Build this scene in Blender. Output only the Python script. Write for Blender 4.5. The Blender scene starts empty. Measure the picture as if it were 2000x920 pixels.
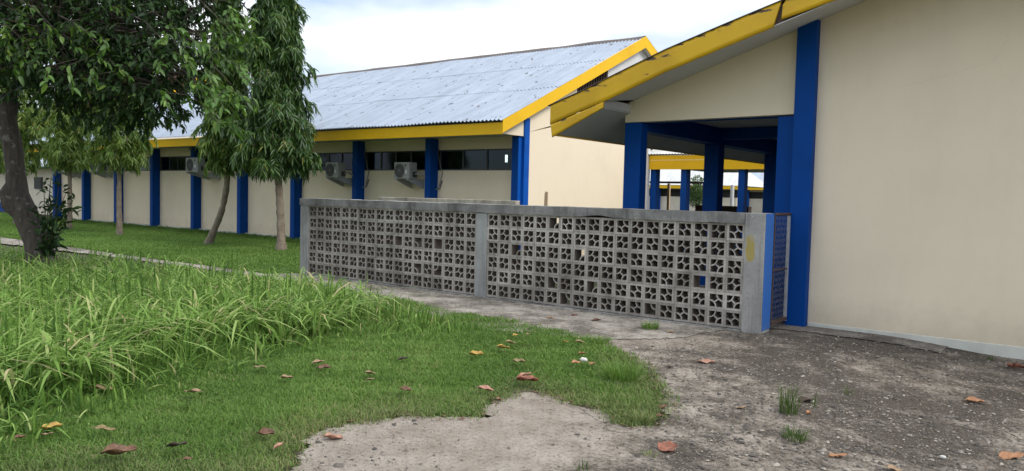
import bpy, math, random
import numpy as np
from mathutils import Vector, Matrix, noise as mnoise
R = math.radians
random.seed(7); RNG = np.random.default_rng(7)
SC = bpy.context.scene
COL = SC.collection

# ------------------------------------------------------------------ camera
F_PX, PITCH, ROLL, AZ, EYE = 1493.7, .0518, .02424, .915, 1.6
_fw = Vector((0, math.cos(PITCH), -math.sin(PITCH))); _up = Vector((0, math.sin(PITCH), math.cos(PITCH))); _rt = Vector((1, 0, 0))
_r2 = math.cos(ROLL)*_rt + math.sin(ROLL)*_up; _u2 = -math.sin(ROLL)*_rt + math.cos(ROLL)*_up
_M = Matrix(((math.sin(AZ), -math.cos(AZ), 0), (math.cos(AZ), math.sin(AZ), 0), (0, 0, 1)))
CR, CU, CF = _M @ _r2, _M @ _u2, _M @ _fw
EYEP = Vector((0, 0, EYE))
cam = bpy.data.objects.new('camera', bpy.data.cameras.new('camera')); COL.objects.link(cam)
cam.matrix_world = Matrix(((CR.x, CU.x, -CF.x, 0), (CR.y, CU.y, -CF.y, 0), (CR.z, CU.z, -CF.z, EYE), (0, 0, 0, 1)))
cam.data.sensor_width = 36; cam.data.lens = 36*F_PX/2000; cam.data.clip_start = .05; cam.data.clip_end = 3000
SC.camera = cam

# ------------------------------------------------------------------ light
SUN_DIR = Vector((.74, .03, .67)).normalized()       # towards the sun, behind bright cloud
sun = bpy.data.objects.new('sun', bpy.data.lights.new('sun', 'SUN')); COL.objects.link(sun)
sun.data.energy = 1.8; sun.data.angle = R(22); sun.data.color = (1, .95, .86)
sun.rotation_euler = SUN_DIR.to_track_quat('Z', 'Y').to_euler()
W = bpy.data.worlds.new('World'); SC.world = W; W.use_nodes = True
def world():
    nt = W.node_tree; N = nt.nodes; L = nt.links; N.clear()
    out = N.new('ShaderNodeOutputWorld'); bg = N.new('ShaderNodeBackground'); bg.inputs[1].default_value = .125
    sky = N.new('ShaderNodeTexSky'); sky.sky_type = 'NISHITA'; sky.sun_disc = False
    sky.sun_elevation = math.asin(SUN_DIR.z); sky.sun_rotation = math.atan2(SUN_DIR.x, SUN_DIR.y)
    sky.air_density = 1.0; sky.dust_density = .7; sky.ozone_density = 2.0
    tc = N.new('ShaderNodeTexCoord'); mp = N.new('ShaderNodeMapping'); mp.inputs['Scale'].default_value = (1, 1, 2.6)
    mp.inputs['Location'].default_value = (.35, .2, .1)
    n = N.new('ShaderNodeTexNoise'); n.inputs['Scale'].default_value = 1.9; n.inputs['Detail'].default_value = 5; n.inputs['Roughness'].default_value = .52
    rp = N.new('ShaderNodeValToRGB'); rp.color_ramp.elements[0].position = .43; rp.color_ramp.elements[1].position = .60
    mx = N.new('ShaderNodeMixRGB'); mx.inputs[2].default_value = (8.9, 9.2, 9.5, 1)
    L.new(tc.outputs['Generated'], mp.inputs[0]); L.new(mp.outputs[0], n.inputs['Vector']); L.new(n.outputs[0], rp.inputs[0])
    ma = N.new('ShaderNodeMath'); ma.operation = 'MULTIPLY_ADD'; ma.inputs[1].default_value = .88; ma.inputs[2].default_value = .12
    L.new(rp.outputs[0], ma.inputs[0]); L.new(ma.outputs[0], mx.inputs[0]); L.new(sky.outputs[0], mx.inputs[1])
    # overcast sky: brighter overhead than at the horizon
    sp = N.new('ShaderNodeSeparateXYZ'); L.new(tc.outputs['Generated'], sp.inputs[0])
    zz = N.new('ShaderNodeMath'); zz.operation = 'MULTIPLY_ADD'; zz.inputs[1].default_value = 1.75; zz.inputs[2].default_value = .50; zz.use_clamp = False; L.new(sp.outputs[2], zz.inputs[0])
    zc = N.new('ShaderNodeMath'); zc.operation = 'MAXIMUM'; zc.inputs[1].default_value = .45; L.new(zz.outputs[0], zc.inputs[0])
    vm = N.new('ShaderNodeVectorMath'); vm.operation = 'SCALE'; vm.inputs[0].default_value = (8.9, 9.2, 9.5); L.new(zc.outputs[0], vm.inputs['Scale']); L.new(vm.outputs[0], mx.inputs[2])
    L.new(mx.outputs[0], bg.inputs[0]); L.new(bg.outputs[0], out.inputs[0])
world()
SC.view_settings.view_transform = 'Standard'; SC.view_settings.look = 'None'
SC.view_settings.exposure = .38; SC.view_settings.gamma = 1; SC.view_settings.use_curve_mapping = False

# ------------------------------------------------------------------ helpers
def ray(x, y): return CF + CR*((x-1000)/F_PX) - CU*((y-460)/F_PX)
def ground_pt(x, y, z=0.0):
    d = ray(x, y); return EYEP + d*((z-EYE)/d.z)
def at_y(x, y, Y):
    d = ray(x, y); return EYEP + d*(Y/d.y)
def at_d(x, y, dist): return EYEP + ray(x, y)*dist
def gz(x, y):                                       # height of the ground
    t = min(1, max(0, (x+2.2)/1.6)); return -.085*t*t*(3-2*t)

def wl(o):
    v = Vector((0, 0, 0))
    while o is not None: v += o.location; o = o.parent
    return v
def props(o, label=None, cat=None, group=None, kind=None):
    if label: o['label'] = label
    if cat: o['category'] = cat
    if group: o['group'] = group
    if kind: o['kind'] = kind
    return o
def thing(name, label, cat, loc=(0, 0, 0), group=None):
    o = bpy.data.objects.new(name, None); COL.objects.link(o); o.location = loc; o.empty_display_size = .2
    return props(o, label, cat, group)

class MB:
    def __init__(s): s.v = []; s.f = []; s.sm = []; s.val = []; s.cur = .5
    def add(s, vs, fs, smooth=False):
        b = len(s.v); s.v += [tuple(v) for v in vs]; s.val += [s.cur]*len(vs); s.f += [tuple(i+b for i in f) for f in fs]; s.sm += [smooth]*len(fs); return s
    def box(s, x0, x1, y0, y1, z0, z1):
        vs = [(x0,y0,z0),(x1,y0,z0),(x1,y1,z0),(x0,y1,z0),(x0,y0,z1),(x1,y0,z1),(x1,y1,z1),(x0,y1,z1)]
        return s.add(vs, [(0,3,2,1),(4,5,6,7),(0,1,5,4),(1,2,6,5),(2,3,7,6),(3,0,4,7)])
    def prism(s, poly, axis, a, b):                  # poly: 2D outline, extruded along axis ('x','y','z') from a to b
        n = len(poly)
        def P(p, t): return (t, p[0], p[1]) if axis == 'x' else (p[0], t, p[1]) if axis == 'y' else (p[0], p[1], t)
        vs = [P(p, a) for p in poly] + [P(p, b) for p in poly]
        fs = [tuple(range(n)), tuple(range(2*n-1, n-1, -1))] + [(i, i+n, (i+1) % n+n, (i+1) % n) for i in range(n)]
        return s.add(vs, fs)
    def tube(s, pts, rad, n=8, cap=True, smooth=True):
        pts = [Vector(p) for p in pts]
        if not hasattr(rad, '__len__'): rad = [rad]*len(pts)
        vs = []; ref = Vector((.13, .31, .94))
        for i, p in enumerate(pts):
            t = (pts[min(i+1, len(pts)-1)] - pts[max(i-1, 0)]).normalized()
            a = t.cross(ref)
            if a.length < .15: a = t.cross(Vector((1, 0, 0)))
            a.normalize(); b = t.cross(a)
            for k in range(n):
                w = 2*math.pi*k/n; vs.append(p + (a*math.cos(w)+b*math.sin(w))*rad[i])
        fs = [(i*n+k, i*n+(k+1) % n, (i+1)*n+(k+1) % n, (i+1)*n+k) for i in range(len(pts)-1) for k in range(n)]
        s.add(vs, fs, smooth)
        if cap:
            s.add(vs[:n], [tuple(range(n))]); s.add(vs[-n:], [tuple(range(n))])
        return s
    def bar(s, a, b, w, h, up=(0, 0, 1)):
        a = Vector(a); b = Vector(b); t = (b-a).normalized(); u = Vector(up); x = t.cross(u).normalized(); u = x.cross(t)
        vs = [p + x*(i*w/2) + u*(j*h/2) for p in (a, b) for i, j in ((-1,-1),(1,-1),(1,1),(-1,1))]
        return s.add(vs, [(0,1,2,3),(7,6,5,4),(0,4,5,1),(1,5,6,2),(2,6,7,3),(3,7,4,0)])
    def build(s, name, m, parent=None, bevel=0, label=None):
        off = wl(parent) if parent else Vector((0, 0, 0))
        me = bpy.data.meshes.new(name); me.from_pydata([Vector(v)-off for v in s.v], [], s.f)
        for p, q in zip(me.polygons, s.sm): p.use_smooth = q
        if len(set(s.val)) > 1: me.attributes.new('rnd', 'FLOAT', 'POINT').data.foreach_set('value', s.val)
        me.materials.append(m)
        import bmesh
        bm = bmesh.new(); bm.from_mesh(me); bmesh.ops.recalc_face_normals(bm, faces=bm.faces); bm.to_mesh(me); bm.free()
        o = bpy.data.objects.new(name, me); COL.objects.link(o); o.parent = parent
        if bevel:
            b = o.modifiers.new('bevel', 'BEVEL'); b.width = bevel; b.segments = 2; b.limit_method = 'ANGLE'
        if label: o['label'] = label
        return o

def np_mesh(name, V, F4, m, parent=None, attr=None, smooth=False):
    """fast mesh from numpy: F4 = list of arrays of faces (each n x k)."""
    off = np.array(wl(parent)) if parent else np.zeros(3)
    me = bpy.data.meshes.new(name); V = np.asarray(V, float)-off
    me.vertices.add(len(V)); me.vertices.foreach_set('co', V.astype(np.float32).ravel())
    idx = np.concatenate([f.ravel() for f in F4]); cnt = np.concatenate([np.full(len(f), f.shape[1]) for f in F4])
    st = np.concatenate([[0], np.cumsum(cnt)[:-1]])
    me.loops.add(len(idx)); me.loops.foreach_set('vertex_index', idx.astype(np.int32))
    me.polygons.add(len(cnt)); me.polygons.foreach_set('loop_start', st.astype(np.int32))
    try: me.polygons.foreach_set('loop_total', cnt.astype(np.int32))
    except Exception: pass
    if smooth: me.polygons.foreach_set('use_smooth', np.ones(len(cnt), bool))
    if attr is not None:
        a = me.attributes.new('rnd', 'FLOAT', 'POINT'); a.data.foreach_set('value', np.asarray(attr, np.float32))
    me.update(calc_edges=True); me.validate(); me.materials.append(m)
    o = bpy.data.objects.new(name, me); COL.objects.link(o); o.parent = parent
    return o

# ------------------------------------------------------------------ materials
def nodes(name):
    m = bpy.data.materials.new(name); m.use_nodes = True; nt = m.node_tree
    return m, nt, nt.nodes, nt.links, nt.nodes['Principled BSDF']
def tex_noise(N, L, vec, scale, detail=5, rough=.55, dist=0):
    n = N.new('ShaderNodeTexNoise'); n.inputs['Scale'].default_value = scale; n.inputs['Detail'].default_value = detail
    n.inputs['Roughness'].default_value = rough; n.inputs['Distortion'].default_value = dist; L.new(vec, n.inputs['Vector']); return n.outputs[0]
def ramp(N, L, src, p0, p1, c0=(0,0,0), c1=(1,1,1)):
    r = N.new('ShaderNodeValToRGB'); e = r.color_ramp.elements
    e[0].position = p0; e[1].position = p1; e[0].color = (*c0, 1); e[1].color = (*c1, 1); L.new(src, r.inputs[0]); return r.outputs[0]
def mix(N, L, fac, a, b, mode='MIX'):
    m = N.new('ShaderNodeMixRGB'); m.blend_type = mode
    for s, i in ((fac, 0), (a, 1), (b, 2)):
        if isinstance(s, (int, float)): m.inputs[i].default_value = s
        elif isinstance(s, tuple): m.inputs[i].default_value = (*s, 1)
        else: L.new(s, m.inputs[i])
    return m.outputs[0]
def bump(N, L, P, src, strength=.3, dist=.01):
    b = N.new('ShaderNodeBump'); b.inputs['Strength'].default_value = strength; b.inputs['Distance'].default_value = dist
    L.new(src, b.inputs['Height']); L.new(b.outputs[0], P.inputs['Normal'])
def coords(N, L, scale=None, kind='Object'):
    tc = N.new('ShaderNodeTexCoord')
    if not scale: return tc.outputs[kind]
    mp = N.new('ShaderNodeMapping'); mp.inputs['Scale'].default_value = scale; L.new(tc.outputs[kind], mp.inputs[0]); return mp.outputs[0]
def math_(N, L, op, a, b=None):
    m = N.new('ShaderNodeMath'); m.operation = op
    for s, i in ((a, 0), (b, 1)):
        if s is None: continue
        if isinstance(s, (int, float)): m.inputs[i].default_value = s
        else: L.new(s, m.inputs[i])
    return m.outputs[0]

def painted(name, col, dark, rough=.6, scale=1.2, amt=.5, bs=.15, streak=True, fine=90, spec=.3):
    m, nt, N, L, P = nodes(name)
    c = coords(N, L); n1 = tex_noise(N, L, c, scale, 6, .6)
    out = mix(N, L, math_(N, L, 'MULTIPLY', ramp(N, L, n1, .45, .75), amt), col, dark)
    if streak:
        s = tex_noise(N, L, coords(N, L, (3.2, 3.2, .45)), 1.6, 7, .66, .3)
        out = mix(N, L, math_(N, L, 'MULTIPLY', ramp(N, L, s, .52, .85), amt*.55), out, dark)
    L.new(out, P.inputs['Base Color']); P.inputs['Roughness'].default_value = rough; P.inputs['Specular IOR Level'].default_value = spec
    bump(N, L, P, tex_noise(N, L, c, fine, 4, .7), bs, .004); return m

CREAM = painted('cream plaster', (.82, .705, .53), (.69, .59, .44), .9, .7, .55, .35)
def splash(m):                                       # mud splashed up the foot of the wall, and hairline cracks
    nt = m.node_tree; N = nt.nodes; L = nt.links; P = N['Principled BSDF']; src = P.inputs['Base Color'].links[0].from_socket
    c = coords(N, L); sp = N.new('ShaderNodeSeparateXYZ'); L.new(c, sp.inputs[0])
    k = math_(N, L, 'ADD', math_(N, L, 'MULTIPLY', sp.outputs[2], 1.1), math_(N, L, 'MULTIPLY', tex_noise(N, L, c, 2.6, 7, .7), .9))
    out = mix(N, L, math_(N, L, 'MULTIPLY', ramp(N, L, k, .42, .95, (1, 1, 1), (0, 0, 0)), .38), src, (.33, .27, .19))
    v = N.new('ShaderNodeTexVoronoi'); v.feature = 'DISTANCE_TO_EDGE'; v.inputs['Scale'].default_value = .55
    d = mix(N, L, .45, c, tex_noise(N, L, c, 2.0, 7, .65), 'ADD'); L.new(d, v.inputs['Vector'])
    f = math_(N, L, 'MULTIPLY', ramp(N, L, v.outputs['Distance'], .0008, .003, (1, 1, 1), (0, 0, 0)), ramp(N, L, tex_noise(N, L, c, .8, 3, .5), .52, .62))
    out = mix(N, L, math_(N, L, 'MULTIPLY', f, .13), out, (.30, .26, .20)); L.new(out, P.inputs['Base Color'])
splash(CREAM)
CREAM2 = painted('cream plaster old', (.68, .61, .50), (.50, .45, .37), .85, .8, .6, .3)
PLINTH = painted('pale plinth paint', (.60, .60, .53), (.42, .41, .36), .8, 2.5, .7, .3)
BLUE = painted('blue paint', (.0015, .056, .27), (.0012, .038, .18), .6, 1.5, .5, .12, spec=.12)
BLUE2 = painted('brightened blue paint', (.003, .085, .40), (.002, .05, .25), .6, 2.5, .6, .2, spec=.15)  # lighter copy of the blue; on the classroom corner it paints in light
WHITEB = painted('white board', (.62, .62, .62), (.48, .47, .45), .7, 1.2, .5, .1)
SOFFIT = painted('grey soffit board', (.46, .48, .48), (.36, .37, .36), .75, .9, .5, .1)
CEIL = painted('grey ceiling board', (.50, .51, .53), (.38, .38, .39), .75, .9, .5, .1)
WINFRAME = painted('grey window frame', (.075, .08, .085), (.05, .05, .055), .5, 3, .4, .05)
DARKFRAME = painted('dark window frame', (.02, .021, .022), (.012, .012, .012), .5, 3, .4, .05)
YELLOWP = painted('yellow paint', (.80, .47, .006), (.64, .36, .008), .6, 1.4, .5, .15)
BROWNW = painted('brown timber', (.09, .055, .04), (.05, .03, .022), .8, 5, .6, .3)
PALEWOOD = painted('raw pine', (.55, .40, .25), (.42, .28, .16), .8, 6, .6, .2)
RIDGE = painted('weathered brown ridge', (.13, .105, .095), (.06, .05, .045), .8, 3, .7, .3)
TILE = painted('brown clay tile', (.17, .09, .06), (.09, .05, .04), .85, 4, .7, .4)
ACW = painted('off white enamel', (.30, .31, .285), (.22, .22, .20), .45, 5, .5, .03)
ACD = painted('dark grille', (.05, .052, .05), (.03, .03, .03), .5, 5, .5, .05)
BLACK = painted('black plastic', (.012, .012, .012), (.008, .008, .008), .5, 5, .5, .05)
GREYP = painted('grey pipe wrap', (.22, .22, .21), (.14, .13, .12), .7, 8, .5, .1)
RUSTW = painted('rusty steel', (.10, .065, .05), (.05, .032, .025), .7, 12, .7, .3)
GALV = painted('galvanised steel', (.45, .46, .47), (.28, .27, .26), .45, 14, .6, .1)
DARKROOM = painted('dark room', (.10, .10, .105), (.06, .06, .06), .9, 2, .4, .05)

def peeling_yellow():
    m, nt, N, L, P = nodes('peeling yellow paint')
    c = coords(N, L); n1 = tex_noise(N, L, c, 1.3, 5, .6)
    base = mix(N, L, ramp(N, L, n1, .4, .75), (.72, .43, .006), (.56, .32, .008))
    a = N.new('ShaderNodeAttribute'); a.attribute_name = 'rnd'
    n2 = tex_noise(N, L, coords(N, L, (1.0, 1, 3.0)), 3.2, 8, .70)
    k = math_(N, L, 'ADD', math_(N, L, 'MULTIPLY', a.outputs['Fac'], .17), n2)
    f = ramp(N, L, k, .67, .705)
    L.new(mix(N, L, f, base, (.07, .045, .03)), P.inputs['Base Color']); P.inputs['Roughness'].default_value = .55
    bump(N, L, P, mix(N, L, f, tex_noise(N, L, c, 60, 3, .6), (0, 0, 0)), .25, .006); return m
YPEEL = peeling_yellow()

def concrete(name, light, dark, inner=None, patch=None, stain=.9, lo=.42, hi=.68):
    m, nt, N, L, P = nodes(name)
    c = coords(N, L); n1 = tex_noise(N, L, c, 1.4, 7, .62); n2 = tex_noise(N, L, coords(N, L, (7, 7, .6)), 1.6, 6, .62); n3 = tex_noise(N, L, c, 28, 5, .7)
    out = mix(N, L, ramp(N, L, n1, lo, hi), light, dark)
    out = mix(N, L, math_(N, L, 'MULTIPLY', ramp(N, L, n2, .48, .72), .55*stain), out, tuple(x*.45 for x in dark))
    out = mix(N, L, math_(N, L, 'MULTIPLY', ramp(N, L, n3, .5, .72), .45), out, tuple(x*.7 for x in dark))
    out = mix(N, L, ramp(N, L, tex_noise(N, L, c, 11, 6, .7), .66, .72), out, tuple(min(1, x*1.35) for x in light))
    if patch:                                        # splash of old paint: centre x,z, half sizes
        sp = N.new('ShaderNodeSeparateXYZ'); L.new(c, sp.inputs[0])
        dx = math_(N, L, 'DIVIDE', math_(N, L, 'SUBTRACT', sp.outputs[0], patch[0]), patch[2])
        dz = math_(N, L, 'DIVIDE', math_(N, L, 'SUBTRACT', sp.outputs[2], patch[1]), patch[3])
        d = math_(N, L, 'ADD', math_(N, L, 'POWER', math_(N, L, 'ABSOLUTE', dx), 4), math_(N, L, 'POWER', math_(N, L, 'ABSOLUTE', dz), 4))
        d = math_(N, L, 'ADD', d, math_(N, L, 'MULTIPLY', tex_noise(N, L, c, 14, 5, .7), 1.2))
        out = mix(N, L, math_(N, L, 'MULTIPLY', ramp(N, L, d, .75, 1.5, (1,1,1), (0,0,0)), .75), out, (.38, .28, .02))
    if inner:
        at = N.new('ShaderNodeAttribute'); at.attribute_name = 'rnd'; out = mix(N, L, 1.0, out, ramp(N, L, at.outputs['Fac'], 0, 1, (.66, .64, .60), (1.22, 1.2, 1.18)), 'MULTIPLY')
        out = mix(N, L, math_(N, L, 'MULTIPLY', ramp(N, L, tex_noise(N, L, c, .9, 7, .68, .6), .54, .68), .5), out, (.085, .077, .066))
                                     # grey outer faces; brown cement in the holes, darkened to put shade into colour
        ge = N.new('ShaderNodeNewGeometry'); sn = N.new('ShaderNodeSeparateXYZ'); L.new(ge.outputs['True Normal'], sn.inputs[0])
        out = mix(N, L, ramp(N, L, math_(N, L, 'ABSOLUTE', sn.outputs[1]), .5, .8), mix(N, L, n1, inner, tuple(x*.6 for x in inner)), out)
    L.new(out, P.inputs['Base Color']); P.inputs['Roughness'].default_value = .9
    bump(N, L, P, mix(N, L, .5, n3, tex_noise(N, L, c, 9, 6, .7)), .5, .012); return m
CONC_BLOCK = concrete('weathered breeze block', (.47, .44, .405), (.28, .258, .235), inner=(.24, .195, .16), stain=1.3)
CONC_BEAM = concrete('stained concrete beam', (.36, .35, .33), (.13, .125, .12), lo=.36, hi=.62, stain=1.2)
CONC_POST = concrete('grey concrete post', (.37, .37, .36), (.20, .20, .19))
CONC_POSTY = concrete('grey concrete post with yellow splash', (.37, .36, .34), (.21, .205, .195), patch=(-.045, 1.03, .075, .21))
CONC_LOW = concrete('stained plaster wall', (.52, .47, .38), (.17, .15, .125))

def blotch_paint(name, col, base, z0, z1):           # paint flaking near the foot
    m, nt, N, L, P = nodes(name)
    c = coords(N, L); sp = N.new('ShaderNodeSeparateXYZ'); L.new(c, sp.inputs[0])
    mr = N.new('ShaderNodeMapRange'); mr.inputs[1].default_value = z0; mr.inputs[2].default_value = z1; mr.inputs[3].default_value = .16; mr.inputs[4].default_value = 0
    L.new(sp.outputs[2], mr.inputs[0])
    f = ramp(N, L, math_(N, L, 'ADD', tex_noise(N, L, c, 45, 5, .7), mr.outputs[0]), .66, .72)
    L.new(mix(N, L, f, col, base), P.inputs['Base Color']); P.inputs['Roughness'].default_value = .5
    bump(N, L, P, tex_noise(N, L, c, 40, 4, .7), .2, .004); return m
BLUEFLAKE = blotch_paint('flaking blue paint', (.008, .12, .46), (.16, .20, .26), .0, .5)

def roof_metal(name, a, b, rust=.62):
    m, nt, N, L, P = nodes(name)
    c = coords(N, L); n1 = tex_noise(N, L, coords(N, L, (2.2, .45, .45)), 1.1, 6, .6)
    out = mix(N, L, ramp(N, L, n1, .35, .7), a, b)
    n2 = tex_noise(N, L, coords(N, L, (2.6, 1.1, 1.1)), 2.6, 5, .62); f = ramp(N, L, n2, rust, rust+.045)
    out = mix(N, L, f, out, mix(N, L, ramp(N, L, tex_noise(N, L, c, 4, 3, .5), .4, .6), (.085, .05, .05), (.06, .065, .075)))
    out = mix(N, L, math_(N, L, 'MULTIPLY', ramp(N, L, tex_noise(N, L, coords(N, L, (5, .35, .35)), 1.5, 6, .75), .48, .72), .6), out, tuple(x*.6 for x in b))
    L.new(out, P.inputs['Base Color']); P.inputs['Roughness'].default_value = .55; P.inputs['Metallic'].default_value = .0
    P.inputs['Specular IOR Level'].default_value = .6
    bump(N, L, P, tex_noise(N, L, c, 30, 4, .6), .1, .004); return m
ROOFM = roof_metal('weathered corrugated sheet', (.33, .385, .465), (.255, .30, .37))
ROOFW = roof_metal('pale corrugated sheet', (.66, .66, .64), (.52, .52, .50), .70)
ROOFG = roof_metal('blue grey corrugated sheet', (.42, .48, .56), (.33, .38, .45), .72)

def glass():
    m, nt, N, L, P = nodes('dark window glass')
    g = N.new('ShaderNodeBsdfGlossy'); g.inputs['Roughness'].default_value = .08; g.inputs['Color'].default_value = (.62, .72, .88, 1)
    t = N.new('ShaderNodeBsdfTransparent'); t.inputs['Color'].default_value = (.35, .38, .4, 1)
    f = N.new('ShaderNodeFresnel'); f.inputs['IOR'].default_value = 1.4
    mx = N.new('ShaderNodeMixShader'); L.new(f.outputs[0], mx.inputs[0]); L.new(t.outputs[0], mx.inputs[1]); L.new(g.outputs[0], mx.inputs[2])
    L.new(mx.outputs[0], N['Material Output'].inputs[0]); return m
GLASS = glass()
def lamp_mat():
    m, nt, N, L, P = nodes('lit lamp'); P.inputs['Emission Color'].default_value = (.9, 1, .95, 1); P.inputs['Emission Strength'].default_value = 9; return m
LAMP = lamp_mat()

def leafy(name, stops, rough=.5, trans=.3, tcol=(.18, .32, .03), spec=.4):
    m, nt, N, L, P = nodes(name)
    a = N.new('ShaderNodeAttribute'); a.attribute_name = 'rnd'
    r = N.new('ShaderNodeValToRGB'); e = r.color_ramp.elements
    while len(e) < len(stops): e.new(.5)
    for q, (p, c) in zip(e, stops): q.position = p; q.color = (*c, 1)
    L.new(a.outputs['Fac'], r.inputs[0]); L.new(r.outputs[0], P.inputs['Base Color']); P.inputs['Roughness'].default_value = rough
    P.inputs['Specular IOR Level'].default_value = spec
    if trans:
        t = N.new('ShaderNodeBsdfTranslucent'); L.new(mix(N, L, .5, r.outputs[0], tcol), t.inputs[0])
        mx = N.new('ShaderNodeMixShader'); mx.inputs[0].default_value = trans
        L.new(P.outputs[0], mx.inputs[1]); L.new(t.outputs[0], mx.inputs[2]); L.new(mx.outputs[0], N['Material Output'].inputs[0])
    return m
G_LAWN = leafy('lawn blades', [(0, (.07, .14, .028)), (.55, (.15, .26, .055)), (.9, (.23, .34, .085)), (1, (.36, .32, .15))], .6, .3, spec=.2)
G_DRY = leafy('faded lawn blades', [(0, (.10, .14, .05)), (.5, (.19, .23, .085)), (.85, (.27, .26, .12)), (1, (.38, .30, .18))], .7, .25, spec=.2)
G_TALL = leafy('tall grass blades', [(0, (.03, .075, .012)), (.25, (.075, .15, .03)), (.5, (.145, .265, .048)), (.8, (.275, .41, .105)), (.95, (.40, .47, .18)), (1, (.50, .43, .23))], .62, .36, (.29, .45, .09), .16)
G_WEED = leafy('weed blades', [(0, (.03, .06, .018)), (.6, (.065, .11, .03)), (1, (.22, .22, .1))], .6, .25, spec=.2)
L_ASH = leafy('narrow drooping leaves', [(0, (.022, .058, .016)), (.5, (.052, .115, .024)), (.88, (.105, .18, .036)), (1, (.22, .22, .04))], .42, .18, spec=.45)
L_ASHM = leafy('mid green drooping leaves', [(0, (.045, .10, .018)), (.5, (.10, .175, .028)), (.9, (.18, .25, .045)), (1, (.30, .30, .07))], .42, .28, spec=.45)
L_ASHY = leafy('yellow green drooping leaves', [(0, (.06, .12, .02)), (.5, (.12, .20, .03)), (.9, (.21, .28, .05)), (1, (.32, .32, .08))], .45, .3, spec=.4)
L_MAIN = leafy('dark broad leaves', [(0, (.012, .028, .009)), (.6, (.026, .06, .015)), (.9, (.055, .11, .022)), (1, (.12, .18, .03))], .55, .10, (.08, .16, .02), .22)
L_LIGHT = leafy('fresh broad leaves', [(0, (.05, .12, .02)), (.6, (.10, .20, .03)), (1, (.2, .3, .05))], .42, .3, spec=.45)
L_FAR = leafy('far foliage', [(0, (.03, .06, .02)), (.6, (.06, .11, .03)), (1, (.12, .17, .05))], .6, .2)

def bark(name, a, b, rings=0):
    m, nt, N, L, P = nodes(name); c = coords(N, L)
    n1 = tex_noise(N, L, coords(N, L, (5, 5, 1.3)), 3, 7, .65); out = mix(N, L, ramp(N, L, n1, .35, .65), a, b); h = n1
    if rings:
        n2 = tex_noise(N, L, coords(N, L, (1.2, 1.2, rings)), 1, 3, .6); out = mix(N, L, math_(N, L, 'MULTIPLY', ramp(N, L, n2, .55, .66), .8), out, tuple(x*.35 for x in a)); h = mix(N, L, .5, n1, n2)
    n4 = tex_noise(N, L, c, 7, 5, .6); out = mix(N, L, math_(N, L, 'MULTIPLY', ramp(N, L, n4, .58, .7), .5), out, (.32, .31, .27))
    L.new(out, P.inputs['Base Color']); P.inputs['Roughness'].default_value = .9; bump(N, L, P, h, .8, .03); return m
BARK_ASH = bark('pale ringed bark', (.26, .21, .155), (.15, .12, .09), 9)
BARK_MAIN = bark('dark furrowed bark', (.085, .066, .05), (.035, .027, .021))

def deadleaf(name, a, b):
    m, nt, N, L, P = nodes(name); c = coords(N, L)
    n = tex_noise(N, L, c, 40, 5, .65); n2 = tex_noise(N, L, c, 120, 3, .6)
    out = mix(N, L, ramp(N, L, n, .4, .65), a, b); out = mix(N, L, ramp(N, L, n2, .68, .72), out, tuple(x*.3 for x in b))
    L.new(out, P.inputs['Base Color']); P.inputs['Roughness'].default_value = .7; bump(N, L, P, n, .4, .004); return m
DL = {'tan': deadleaf('tan dead leaf', (.36, .24, .14), (.24, .15, .085)), 'orange': deadleaf('orange dead leaf', (.40, .20, .10), (.28, .13, .06)),
      'red': deadleaf('red dead leaf', (.30, .105, .06), (.13, .055, .035)), 'yellow': deadleaf('yellow dead leaf', (.50, .33, .07), (.33, .19, .05)),
      'brown': deadleaf('brown dead leaf', (.17, .085, .045), (.09, .045, .025)), 'dark': deadleaf('dark dead leaf', (.06, .035, .022), (.03, .02, .014)),
      'salmon': deadleaf('salmon dead leaf', (.42, .23, .16), (.30, .15, .10)), 'olive': deadleaf('olive dead leaf', (.26, .20, .09), (.17, .12, .05))}

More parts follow.
